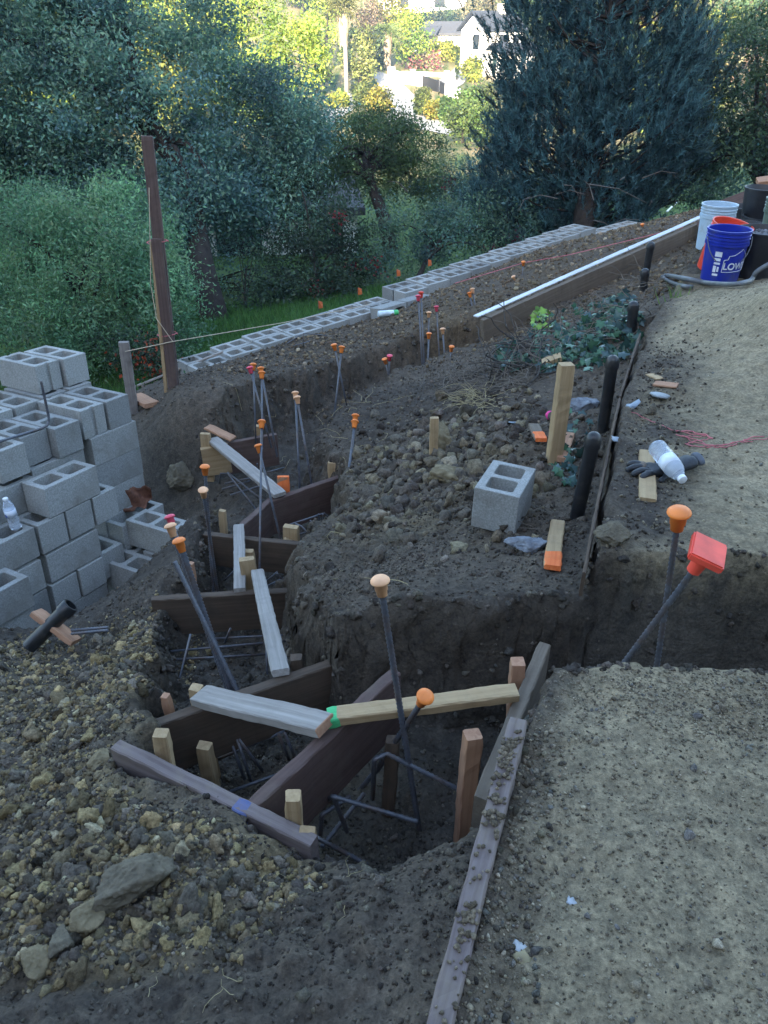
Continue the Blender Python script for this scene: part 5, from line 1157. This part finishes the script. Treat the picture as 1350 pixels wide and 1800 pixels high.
def ivy(n, fld, s0, s1, name, pal, h0=.02, h1=.16):
    x, y = fld; n = len(x); z = gz(x, y)+rng.uniform(h0, h1, n); out = np.array([(0, -.05), (.42, -.12), (.32, .18), (.60, .42), (.28, .52), (0, 1.0), (-.28, .52), (-.60, .42), (-.32, .18), (-.42, -.12)])
    nr = rng.normal(size=(n, 3))*.55+np.array([-.1, -.5, .8]); nr /= np.linalg.norm(nr, axis=1)[:, None]; d = rng.normal(size=(n, 3)); d -= (d*nr).sum(1)[:, None]*nr; d /= np.linalg.norm(d, axis=1)[:, None]; s = np.cross(nr, d)
    L = rng.uniform(s0, s1, n)[:, None, None]; P = np.stack([x, y, z], -1)[:, None]
    V = P+(s[:, None]*out[None, :, :1]+d[:, None]*out[None, :, 1:]-nr[:, None]*(out[None, :, :1]**2*.5+out[None, :, 1:]**2*.2))*L
    F = np.arange(n*10).reshape(n, 10); mid = P+d[:, None]*.35*L
    V = np.concatenate([V.reshape(-1, 3), mid.reshape(-1, 3)]); m_ = n*10+np.arange(n)
    T = np.concatenate([np.stack([F[:, i], F[:, (i+1) % 10], m_], -1) for i in range(10)])
    c = np.array(pal)[rng.integers(0, len(pal), n)]*(1+rng.normal(0, .22, (n, 1))); cc = np.concatenate([np.repeat(c, 10, 0), c*1.35])
    o = link(name, mesh_np(name, V, T, np.clip(cc, .005, .9)), M_['ivy']); tag(o, kind='stuff'); return o
M_['ivy'] = leaf_mat('ivy leaves', .12, .25, .0)
def pixpts(n, poly):
    xs = [p[0] for p in poly]; ys = [p[1] for p in poly]; X = rng.uniform(min(xs), max(xs), n*3); Y = rng.uniform(min(ys), max(ys), n*3)
    k = poly_sd(X, Y, poly) > 0; X, Y = X[k][:n], Y[k][:n]; H = np.array([hit(a, b)[:2] for a, b in zip(X, Y)]); return H[:, 0], H[:, 1]
IV = [(.035, .085, .050), (.050, .115, .065), (.030, .065, .055), (.075, .14, .085), (.05, .09, .09)]
ivy(0, pixpts(470, [(1040,545),(1075,520),(1110,525),(1128,560),(1125,620),(1095,640),(1040,650),(1000,640),(960,660),(930,650),(960,610),(1000,590)]), .04, .08, 'ivy', IV, .0, .07)
ivy(0, pixpts(150, [(930,570),(1000,540),(1060,560),(1030,620),(960,660),(900,640)]), .035, .07, 'ivy', IV, .01, .05)
ivy(0, pixpts(60, [(870,625),(900,615),(920,650),(880,660)]), .04, .08, 'ivy', IV, .02, .10)
ivy(0, pixpts(60, [(970,770),(1030,700),(1040,780),(1010,830),(1010,880),(960,830)]), .03, .06, 'ivy', IV, .01, .04)
ivy(0, pixpts(26, [(925,575),(945,560),(975,590),(940,600)]), .04, .08, 'ivy', [(.10, .20, .03), (.14, .25, .04)], .05, .15)
def strands(name, n, poly, L, r, mat, curl=.5, label=None, z=.02):
    m = MB(); x, y = pixpts(n, poly)
    for a, b in zip(x, y):
        p = Vector((a, b, float(gz(a, b))+random.uniform(.0, z))); d = Vector((random.gauss(0, 1), random.gauss(0, 1), random.uniform(-.1, .5))).normalized(); P = [p]
        for k in range(5):
            d = (d+Vector((random.gauss(0, curl), random.gauss(0, curl), random.gauss(-.1, curl*.6)))).normalized(); q = P[-1]+d*L*random.uniform(.12, .25); q.z = max(q.z, float(gz(q.x, q.y))+.004); P.append(q)
        m.tube(P, list(np.linspace(r, r*.5, 6)), 4, False)
    o = m.build(name, M_[mat]); tag(o, kind='stuff'); return o
M_['straw'] = plain('dry straw', (.34, .28, .15), .8); M_['root'] = plain('dry roots', (.15, .125, .10), .9); M_['darkroot'] = plain('dark roots', (.05, .042, .035), .9)
strands('straw_tuft', 60, [(805,690),(860,690),(865,720),(810,725)], .22, .0022, 'straw', .35, z=.05)
strands('root_tangle', 150, [(760,660),(870,640),(930,640),(900,700),(790,700)], .32, .003, 'root', .5, z=.06)
strands('root_tangle', 130, [(890,600),(1050,540),(1120,470),(1180,500),(1120,560),(1000,640),(920,660)], .35, .004, 'root', .5, z=.08)
strands('dark_roots', 50, [(850,640),(960,590),(960,660),(860,680)], .5, .007, 'darkroot', .4, z=.1)
strands('dry_twigs', 26, [(400,720),(700,700),(640,900),(560,1000),(900,1000),(700,1040)], .22, .002, 'straw', .4)
strands('dry_twigs', 9, [(60,1750),(420,1700),(620,1500),(640,1760),(300,1800)], .06, .0008, 'straw', .5)
strands('dry_twigs', 24, [(900,760),(1010,840),(1000,960),(900,940),(700,880)], .16, .002, 'root', .4)
blades(26, (1.95, 2.1), (5.2, 5.5), .16, .004, [(.10, .2, .04), (.14, .25, .05)], 'weeds', .5)
# paper and plastic bits
for (px, py, s_, c, lab) in ((910,1668,.014,(.75,.77,.78),'small white paper scrap lying on the near sand platform'), (1004,1588,.010,(.62,.66,.72),'tiny pale flake on the near sand above the white scrap'), (920,1690,.016,(.42,.34,.18),'yellow chip beside the white paper scrap on the near sand'),
                             (1110,716,.035,(.40,.48,.58),'crumpled bluish plastic scrap at the platform edge by the second black post'), (1085,775,.03,(.35,.40,.47),'torn grey plastic scrap behind the nearest black post'), (1160,700,.05,(.45,.48,.5),'faint grey plastic film on the sand near the wood chips'), (907,745,.04,(.42,.52,.62),'pale blue grey leaf litter scrap among the clods')):
    v, f = lump(2, int(px), .7, 2); v = v*np.array([1, .8, .13])*s_; o = link('litter_scrap', mesh_np('litter_scrap', v, f), plain('scrap', tuple(q*.55 for q in c), .6)); o.location = hit(px, py)+Vector((0, 0, s_*.2)); o.rotation_euler = (random.uniform(-.3, .3), random.uniform(-.3, .3), px); tag(o, lab, 'litter')
# ------------------------------------------------------------------ the valley beyond: road, walls, houses, sunlit trees
def sheet(name, pix, mat, lift=.06, k=14):
    P = [hit(*p) for p in pix]; n = len(P)//2; m = MB(); L_, R_ = crom(P[:n], k), crom(P[n:][::-1], k); vs, fs = [], []
    for a, b in zip(L_, R_):
        for j in range(9): q = a.lerp(b, j/8); vs.append((q.x, q.y, float(gz(q.x, q.y))+lift))
    for i in range(len(L_)-1):
        for j in range(8): fs.append((i*9+j, i*9+j+1, i*9+10+j, i*9+9+j))
    o = m.add(vs, fs).build(name, M_[mat], smooth=True); tag(o, kind='structure'); return o
sheet('road', [(640,118),(662,145),(676,180),(680,215),(800,240),(760,190),(715,155),(672,128)], 'road')
sheet('driveway', [(752,150),(775,140),(800,120),(812,100),(838,100),(826,128),(812,150),(782,168)], 'road', .09)
sheet('path', [(560,205),(590,178),(612,165),(640,172),(620,195),(580,225)], 'road', .08)
def gp3(px, py): return hit(px, py)
def bld(name, label, base, rz, parts):
    e = empty(name, base, (0, 0, rz)); tag(e, label, 'house'); 
    for nm, mb, mat, kids in parts:
        o = mb.build(nm, M_[mat], e)
        for kn, km, kmat in kids: km.build(kn, M_[kmat], o)
    return e
def gable(mb, x0, x1, y0, y1, z, h, ov=.5, th=.2):     # ridge along x
    ym = (y0+y1)/2; a, b = x0-ov, x1+ov; c, d = y0-ov, y1+ov
    mb.add([(a,c,z-.15),(b,c,z-.15),(b,ym,z+h),(a,ym,z+h),(a,d,z-.15),(b,d,z-.15),(a,c,z-.15+th),(b,c,z-.15+th),(b,ym,z+h+th),(a,ym,z+h+th),(a,d,z-.15+th),(b,d,z-.15+th)],
           [(0,1,2,3)[::-1],(3,2,5,4)[::-1],(6,7,8,9),(9,8,11,10),(0,1,7,6),(4,10,11,5),(0,6,9,3),(3,9,10,4),(1,2,8,7),(2,5,11,8)]); return mb
def gend(mb, x, y0, y1, z, h, t=.12):
    ym = (y0+y1)/2; return mb.add([(x,y0,z),(x,y1,z),(x,ym,z+h),(x+t,y0,z),(x+t,y1,z),(x+t,ym,z+h)], [(0,2,1),(3,4,5),(0,1,4,3),(1,2,5,4),(2,0,3,5)])
hb = gp3(810, 102)
w1 = MB().box(-5.5,7,0,7,-3,3.0); gend(w1,-5.5,.02,6.98,3.0,1.3); gend(w1,6.88,.02,6.98,3.0,1.3); w1.box(-7.5,-5.52,-3,6.5,-3,2.9)
wi = lambda x0, x1, z0, z1, y=-.05: MB().box(x0,x1,y,y+.1,z0,z1)
pr = [('wall', w1, 'stucco', []), ('roof', gable(MB(),-5.5,7,0,7,3.0,1.4), 'roof', [('chimney', MB().box(4,4.8,3,3.8,3.5,5.2), 'stucco')]), ('wing_roof', gable(MB(),-7.6,-3.8,-3,6.5,2.95,.9), 'roof', [])]
for x0 in (-2.5, 0, 3.2): pr.append(('window', wi(x0-.1, x0+1.5, .9, 2.3), 'stucco', [('pane', wi(x0, x0+1.4, 1, 2.2, -.08), 'pane')]))
pr.append(('door', wi(2, 2.9, 0, 2.2), 'gate', []))
bld('ranch_house', 'low white house with grey roof up the sunlit driveway', hb, math.radians(-12), pr)
h2 = gp3(882, 132)
w2 = MB().box(-3,3,0,6,-2,5.2); gend(w2,-3.0,.02,5.98,5.2,1.8); w2.box(-2.6,3.2,-3,-.02,-2,2.6)
bld('two_storey_house', 'white two storey house with dark slate roof half hidden by the pine', h2, math.radians(28), [('wall', w2, 'stucco', []), ('roof', gable(MB(),-3,3,0,6,5.2,2.0), 'darkroof', [('chimney', MB().box(.8,1.6,2.4,3.2,6,8.2), 'stucco')]),
   ('porch_roof', gable(MB(),-2.6,3.2,-3.2,.3,2.6,1.0,.4), 'darkroof', []), ('window', MB().box(-3.06,-2.9,1.5,2.9,3.0,4.7), 'gate', [('pane', MB().box(-3.09,-3.03,1.65,2.75,3.1,4.6), 'pane')]), ('window', wi(-.8,.6,3.1,4.7), 'gate', [('pane', wi(-.7,.5,3.2,4.6,-.08), 'pane')]), ('window', wi(1.4,2.4,3.1,4.7), 'gate', [('pane', wi(1.5,2.3,3.2,4.6,-.08), 'pane')]), ('door', MB().box(-1.4,-.2,-3.06,-2.95,-1,2.0), 'gate', [])])
h3 = gp3(745, 22)
bld('brown_roofed_house', 'pinkish house with brown roof at the very top above the shaded hedge', h3, math.radians(5), [('wall', gend(gend(MB().box(-8,8,0,8,-3,3.2),-8,.02,7.98,3.2,1.6),7.88,.02,7.98,3.2,1.6), 'stucco', []), ('roof', gable(MB(),-8,8,0,8,3.2,1.8), 'tileroof', []), ('window', wi(-5,-3,.8,2.3), 'gate', [('pane', wi(-4.9,-3.1,.9,2.2,-.08), 'pane')]), ('window', wi(2,4,.8,2.3), 'gate', [('pane', wi(2.1,3.9,.9,2.2,-.08), 'pane')])])
h4 = Vector((-2.9, 21.5, float(gz(-2.9, 21.5))))
bld('pale_house', 'pale low building glimpsed through the gaps under the big dark tree', h4, math.radians(8), [('wall', MB().box(-3.0,2.2,0,5,-1.5,1.15), 'stucco', []), ('roof', gable(MB(),-3.0,2.2,0,5,1.15,.25,.2), 'roof', []), ('window', wi(-1.6,-.4,.0,.9), 'gate', [('pane', wi(-1.5,-.5,.05,.85,-.08), 'pane')]), ('window', wi(1.0,1.8,.0,.9), 'gate', [('pane', wi(1.1,1.7,.05,.85,-.08), 'pane')])])
def low_wall(p0, p1, h, t, label, name='garden_wall', mat='stucco', sub=.4):
    a, b = gp3(*p0), gp3(*p1); d = (b-a); d.z = 0; L = d.length; e = empty(name, a, (0, 0, math.atan2(d.y, d.x))); tag(e, label, 'wall' if 'wall' in name else 'gate')
    dz = b.z-a.z; m = MB().add([(0,-t/2,-1),(L,-t/2,-1),(L,t/2,-1),(0,t/2,-1),(0,-t/2,h),(L,-t/2,h+dz),(L,t/2,h+dz),(0,t/2,h)], [(0,3,2,1),(4,5,6,7),(0,1,5,4),(1,2,6,5),(2,3,7,6),(3,0,4,7)])
    m.build('wall_body' if 'wall' in name else 'gate_leaf', M_[mat], e)
    if 'wall' in name:
        for x, z in ((0, 0), (L, dz)): MB().box(x-.3,x+.3,-.35,.35,z-1,z+h+.25).build('pillar', M_['stucco'], e)
    else:
        for x, z in ((0, 0), (L, dz)): MB().box(x-.08,x+.08,-.1,.1,z-1,z+h+.1).build('gate_post', M_['gate'], e)
    return e
low_wall((688,139),(712,147), 1.1, .3, 'white garden wall at the bend of the sunlit road')
low_wall((713,147),(741,152), 1.1, .3, 'white garden wall left of the wider dark gate')
low_wall((741,152),(770,162), 1.2, .12, 'wider dark gate in the white wall along the road', 'drive_gate', 'gate')
low_wall((774,164),(786,168), 1.2, .12, 'narrow dark gate right of the wider one', 'drive_gate', 'gate')
low_wall((788,170),(840,186), 1.1, .3, 'white garden wall right of the narrow dark gate')
low_wall((725,134),(785,136), .5, .3, 'white retaining wall below the red flowering bed')
# sunlit planting
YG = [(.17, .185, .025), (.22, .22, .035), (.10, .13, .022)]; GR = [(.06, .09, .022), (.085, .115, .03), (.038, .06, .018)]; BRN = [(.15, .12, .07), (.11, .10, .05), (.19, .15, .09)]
def far_tree(name, label, cat, px, py, pw, ph, pal, d=None, group='sunlit plants in the valley', leaf=.4, per=60, dens=None):
    b = gp3(px, py); d_ = (Vector(b)-Vector((0, 0, EYE))).dot(Vector((0, cP, -sP))); k = d_/1350; rx, rz = pw*k/2, ph*k/2
    e = empty(name, b); tag(e, label, cat, group); c = np.array([b.x, b.y+rx*.5, b.z+rz*1.02])
    n = 46; q = rng.normal(size=(n, 3)); q /= np.linalg.norm(q, axis=1)[:, None]; q = q*np.array([rx, rx, rz])*(rng.uniform(.3, 1, n)**.4)[:, None]*.85
    P, ci = crown_points(c+q, per, rx*.42); V, F = leaf_quads(P, min(leaf, max(.12, d_*.0042)), .6); cc = leafcol(ci, n, len(P), pal)
    link('crown', mesh_np('crown', V-np.array(b), F, np.repeat(cc, 4, 0)), M_['farleaf'], e)
    MB().tube([(0, 0, -.5), (0, rx*.3, rz*.6), (rx*.1, rx*.5, rz*1.3)], [rx*.10+.05, rx*.07+.04, .05], 6).build('trunk', M_['bark'], e, smooth=True); return e
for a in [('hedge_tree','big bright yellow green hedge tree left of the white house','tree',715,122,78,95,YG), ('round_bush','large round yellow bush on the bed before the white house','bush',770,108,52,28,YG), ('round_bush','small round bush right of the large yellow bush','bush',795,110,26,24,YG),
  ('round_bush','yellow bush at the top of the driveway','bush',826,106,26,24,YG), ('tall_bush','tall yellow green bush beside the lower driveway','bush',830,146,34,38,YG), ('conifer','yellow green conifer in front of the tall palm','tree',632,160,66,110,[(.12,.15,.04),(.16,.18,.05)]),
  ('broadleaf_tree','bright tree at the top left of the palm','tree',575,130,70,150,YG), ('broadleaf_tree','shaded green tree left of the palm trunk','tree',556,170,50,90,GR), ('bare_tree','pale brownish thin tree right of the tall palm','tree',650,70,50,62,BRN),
  ('broadleaf_tree','yellow green tree right of the brownish one','tree',690,60,60,60,YG), ('dark_hedge','dark shaded hedge above the white house roof','hedge',775,50,110,30,[(.03,.05,.03)]), ('broadleaf_tree','brown tinged tree above the white house','tree',850,40,80,55,BRN), ('broadleaf_tree','olive tree at the roof end of the white house','tree',905,60,60,70,GR),  # dark hedge above the roof: its shade is put into the leaf colour
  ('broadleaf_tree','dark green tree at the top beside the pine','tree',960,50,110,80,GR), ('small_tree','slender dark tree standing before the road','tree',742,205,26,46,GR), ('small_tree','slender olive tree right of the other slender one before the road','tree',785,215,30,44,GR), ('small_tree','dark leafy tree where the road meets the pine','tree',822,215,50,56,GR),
  ('round_bush','lit bush at the near edge of the road','bush',668,200,40,40,YG), ('round_bush','yellowish shrub on the pale path','bush',597,190,34,22,YG), ('round_bush','leafy bush at the left verge of the road','bush',640,190,40,36,GR), ('hedge_tree','dark tall hedge between palms','hedge',665,128,30,66,[(.04,.06,.03)]),
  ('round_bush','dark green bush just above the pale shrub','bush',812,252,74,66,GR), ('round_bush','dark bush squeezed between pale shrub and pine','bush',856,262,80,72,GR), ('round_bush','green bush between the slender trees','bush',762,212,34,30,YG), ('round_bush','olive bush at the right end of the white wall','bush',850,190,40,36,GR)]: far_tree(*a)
far_tree('flower_bed', 'bed of pale and pink flowers before the large yellow bush', 'flower bed', 745, 122, 66, 16, [(.26,.21,.12),(.22,.25,.1),(.30,.26,.17),(.30,.10,.08),(.20,.2,.09),(.28,.24,.15)])
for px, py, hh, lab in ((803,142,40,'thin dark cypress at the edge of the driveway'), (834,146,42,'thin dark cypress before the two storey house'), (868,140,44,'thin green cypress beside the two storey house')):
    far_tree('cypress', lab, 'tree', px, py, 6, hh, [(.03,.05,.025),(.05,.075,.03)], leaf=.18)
def palm(px, py, tpx, tpy, label, skirt=True):
    b = gp3(px, py); t = at_y(tpx, tpy, b.y); e = empty('palm_tree', b); tag(e, label, 'tree', 'palms in the valley'); H = t-b
    MB().tube([Vector((0, 0, -.4)), H*.5+Vector((.1, 0, 0)), H], [.32, .24, .22], 8).build('trunk', M_['palebark'], e, smooth=True)
    P, D = [], []
    for i in range(64):
        a = random.uniform(0, 6.28); u = random.uniform(-.5, 1); d = np.array([math.cos(a), math.sin(a), u]); L = random.uniform(1.3, 2.0)
        for k in range(34):
            f = random.random(); P.append(np.array(H)+d*L*f+np.array([0, 0, -.9*f*f])); D.append(d+rng.normal(size=3)*.55-np.array([0, 0, .7*f]))
    P, D = np.array(P), np.array(D); D /= np.linalg.norm(D, axis=1)[:, None]; s = np.cross(D, rng.normal(size=D.shape)); s /= np.linalg.norm(s, axis=1)[:, None]; n = len(P)
    V = np.stack([P-s*.05, P+s*.05, P+D*.6], 1).reshape(-1, 3); link('fronds', mesh_np('fronds', V, np.arange(3*n).reshape(-1, 3), np.repeat(np.array([.13, .15, .05])*(1+rng.normal(0, .2, (n, 1))), 3, 0)), M_['farleaf'], e)
    if skirt:
        n = 900; f = rng.uniform(0, 1, n); a = rng.uniform(0, 6.28, n); r = .35+.5*(1-f)*rng.uniform(.3, 1, n); P = np.stack([np.cos(a)*r, np.sin(a)*r, -f*3.4], -1)+np.array(H); D = np.stack([np.cos(a)*.15, np.sin(a)*.15, -np.ones(n)], -1)
        s = np.stack([-np.sin(a), np.cos(a), 0*a], -1); V = np.stack([P-s*.06, P+s*.06, P+D*.9], 1).reshape(-1, 3); link('dry_skirt', mesh_np('dry_skirt', V, np.arange(3*n).reshape(-1, 3), np.repeat(np.array([.42, .34, .22])*(1+rng.normal(0, .2, (n, 1))), 3, 0)), M_['farleaf'], e)
palm(609, 165, 602, 8, 'tall palm with a long pale trunk left of the road'); palm(684, 125, 679, 55, 'shorter palm with shaggy trunk against the bright hedge')
# wooded hillside behind
PRO = []
for k, (pal, nm) in enumerate(((YG, 'hillside_tree'), (GR, 'hillside_tree'), (BRN, 'hillside_tree'), (GR, 'hillside_tree'), (YG, 'hillside_tree'))):
    e = empty(nm, (0, 0, 0)); n = 40; q = rng.normal(size=(n, 3)); q /= np.linalg.norm(q, axis=1)[:, None]; q = q*np.array([2.6, 2.6, 2.5])*(rng.uniform(.3, 1, n)**.4)[:, None]+np.array([0, 0, 3.6])
    P, ci = crown_points(q, 62, 1.25); V, F = leaf_quads(P, .5, .6); link('crown', mesh_np('crown', V, F, np.repeat(leafcol(ci, n, len(P), pal), 4, 0)), M_['farleaf'], e)
    MB().tube([(0, 0, -.6), (.1, 0, 1.6), (0, .1, 3.4)], [.28, .2, .1], 6).build('trunk', M_['bark'], e, smooth=True); PRO.append(e)
spots = []
while len(spots) < 150:
    y = random.uniform(58, 240); x = random.uniform(-.62, .62)*y
    b = Vector((x, y, float(gz(x, y)))); v = b-Vector((0, 0, EYE)); d = v.y*cP-v.z*sP; px = 675+1350*v.x/d; py = 900-1350*(v.y*sP+v.z*cP)/d
    if 360 < px < 930 and (py > 25 or y < 130): continue
    if 640 < px < 900 and py > 5 and y < 200: continue
    spots.append((x, y, b.z))
for i, (x, y, z) in enumerate(spots):
    o = PRO[i] if i < len(PRO) else copy_tree(PRO[i % len(PRO)])
    s_ = random.uniform(.7, 1.5); o.location = (x, y, z); o.scale = (s_, s_, s_*random.uniform(.85, 1.3)); o.rotation_euler.z = random.uniform(0, 6.28)
    tag(o, 'sunlit tree on the far valley side and slope, one of the background wood', 'tree', 'background trees on the valley side')
# ------------------------------------------------------------------ the air
hz = MB().box(-260, 260, -100, 330, -40, 95).build('haze', None); tag(hz, kind='stuff')
hm = bpy.data.materials.new('air'); hm.use_nodes = True; ht = hm.node_tree; ht.nodes.remove(ht.nodes['Principled BSDF'])
pv = ht.nodes.new('ShaderNodeVolumePrincipled'); pv.inputs['Color'].default_value = (.34, .60, 1, 1); pv.inputs['Density'].default_value = .0005; pv.inputs['Anisotropy'].default_value = 0
ht.links.new(pv.outputs[0], ht.nodes['Material Output'].inputs['Volume']); hz.data.materials.append(hm)
